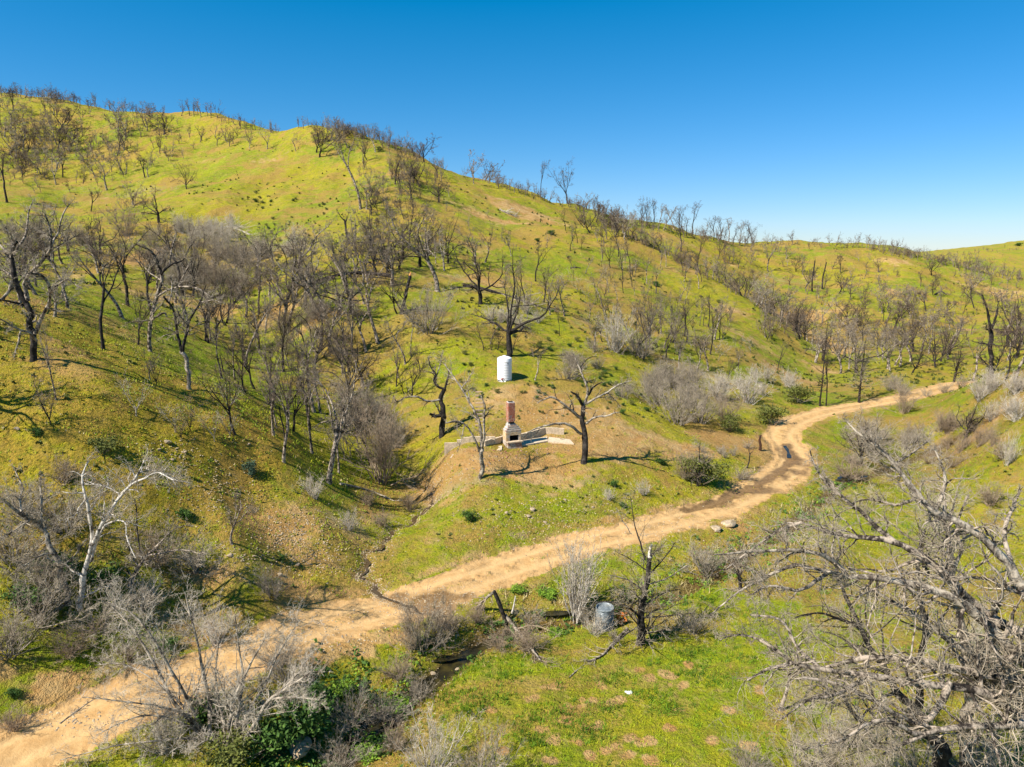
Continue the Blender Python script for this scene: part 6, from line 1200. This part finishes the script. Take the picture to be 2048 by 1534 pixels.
# ---- grass and herbs
def tuft(nb, w, h, spread, seed, lean=.5):
    g = np.random.default_rng(seed); V = []; F_ = []
    for k in range(nb):
        a = g.uniform(0, 6.28); r = g.uniform(0, spread); b0 = np.array([math.cos(a)*r, math.sin(a)*r, -.05]); d = nrm(np.array([g.normal()*lean, g.normal()*lean, 1.])); sd = nrm(np.cross(d, g.normal(size=3)))*w*g.uniform(.6, 1.2); l = h*g.uniform(.5, 1.1)
        V += [b0-sd, b0+sd, b0+d*l+np.array([g.normal()*.12, g.normal()*.12, -.02])*h]; F_.append([3*k, 3*k+1, 3*k+2])
    return np.array(V), np.array(F_)
def mask_at(A_, x, y_): return grid_interp(A_, ug, yg, x, y_)
dc = lambda x, y_: mask_at(d_creek, x, y_)
BAD = np.clip(roadm*1.2+np.exp(-(d_creek/.8)**2)+np.exp(-(d_trick/.4)**2)+dirt*.75, 0, 1)
def grass(name, label, n, y0, y1, umin, umax, size, T, mat, want=None, sd=11):
    g = np.random.default_rng(sd); yy = np.exp(g.uniform(math.log(y0), math.log(y1), n)); u_ = g.uniform(umin, umax, n); x_ = u_*yy; p = 1-mask_at(BAD, x_, yy)
    if want is not None: p = p*np.clip(want(x_, yy), 0, 1)
    k = g.uniform(0, 1, n) < p; xy_ = np.stack([x_[k], yy[k]], 1); return scatter_mass(name, xy_, g.uniform(*size, len(xy_)), T, mat, label)
nz = lambda sc_, sd: (lambda x, y_: sstep(.45, .62, fbm(x/sc_, y_/sc_, sd, 3)))
grass('meadow_grass', 'short green grass covering the meadow and banks', 52000, 22, 62, -.82, .82, (.6, 1.5), tuft(6, .022, .16, .22, 1), GRASSM, lambda x, y_: .35+nz(1.6, 61)(x, y_))
grass('slope_grass', 'clumped grass roughening the slopes', 48000, 40, 150, -.8, .8, (.6, 1.7), tuft(4, .05, .15, .32, 8, .8), GRASS2, lambda x, y_: .25+nz(2.6, 66)(x, y_), sd=13)
grass('slope_straw', 'dry brown grass clumps on the slopes', 16000, 40, 170, -.8, .8, (.6, 1.8), tuft(4, .05, .14, .32, 9, .9), STRAWM, lambda x, y_: nz(3.6, 67)(x, y_), sd=14)
grass('tall_grass', 'darker tall grass tufts in the meadow', 9000, 22, 60, -.5, .8, (.8, 1.6), tuft(9, .024, .32, .16, 2), GDARK, lambda x, y_: nz(1.3, 62)(x, y_)*(.15+mask_at(lush, x, y_)))
grass('dry_grass', 'straw coloured dry grass on banks and slopes', 9000, 24, 90, -.8, .8, (.8, 1.7), tuft(6, .020, .22, .25, 3, .9), STRAWM, lambda x, y_: nz(2.2, 63)(x, y_)*(.12+mask_at(straw, x, y_)))
grass('hillside_herbs', 'small dark herbs dotted over the slopes', 13000, 30, 150, -.8, .8, (.4, 1.0), (leaves(90, 9, .16, (.25,.25,.14), .08, 3)), LEAFO, lambda x, y_: nz(3.5, 64)(x, y_)*.5*(H(x, y_) > .9))
grass('far_herbs', 'dark low plants dotted over the far hillsides', 8000, 90, 300, -.8, .8, (.8, 2.2), (leaves(91, 6, .2, (.3,.3,.12), .08, 3)), LEAFO, lambda x, y_: nz(14, 65)(x, y_)*.7)

cressT = leaves(93, 22, .075, (.3,.3,.12), .06, 4)
def inarea(x, y_, cx, cy, rx, ry): return np.exp(-(((x-cx)/rx)**2+((y_-cy)/ry)**2)**2)
c1 = G(760, 1400); c2 = G(700, 1500); c3 = G(1450, 1120)
BAD0 = BAD; BAD = roadm*1.0
rush = np.array([G(*p)[:2] for p in [(1150,1445),(1062,1478),(1118,1424),(1232,1358),(1302,1392),(1340,1420),(1378,1345),(1215,1418),(1020,1320),(960,1330),(1010,1350),(1390,1305),(1330,1270),(1500,1230),(1560,1300),(1440,1360),(940,1420),(905,1395),(1180,1465),(1075,1440)]])
def near_rush(x, y_): return np.exp(-(((x[:,None]-rush[:,0])/.75)**2+((y_[:,None]-rush[:,1])/.45)**2)).max(1)
grass('rush_clumps', 'dark green rush clumps in the meadow', 30000, 22, 42, -.3, .6, (.8, 1.5), tuft(6, .020, .24, .12, 21, .45), GDARK, near_rush, sd=31)
grass('creek_herbs', 'leafy green herbs overgrowing the creek bed', 16000, 22, 60, -.5, .8, (.6, 1.5), cressT, LEAFL, lambda x, y_: (inarea(x, y_, c1[0], c1[1], 1.8, 3.5)*.6+np.exp(-(dc(x, y_)/1.6)**2)*sstep(36, 44, y_)*1.)*nz(.9, 71)(x, y_)*1.3)
grass('bank_undergrowth', 'dark leafy undergrowth on the shaded creek bank', 16000, 21, 60, -.6, .8, (.8, 2.2), cressT, LEAF, lambda x, y_: (inarea(x, y_, c2[0]-1.2, c2[1]+.5, 3.0, 5.)+np.exp(-(dc(x, y_)/1.5)**2)*sstep(30, 36, y_)*.6)*nz(1.1, 72)(x, y_))
grass('brown_reeds', 'brown dry reeds along the upper creek', 9000, 36, 90, -.2, .8, (1., 2.2), tuft(7, .02, .34, .2, 5, .5), STRAWM, lambda x, y_: np.exp(-(dc(x, y_)/3.2)**2)*nz(1.6, 73)(x, y_)*.7)
tot = sum(len(p.vertices)-2 for m in bpy.data.meshes for p in m.polygons) if False else sum(len(m.loops)-2*len(m.polygons) for m in bpy.data.meshes)

print('unique tris', tot, {m.name: len(m.loops)-2*len(m.polygons) for m in bpy.data.meshes if len(m.loops) > 250000})
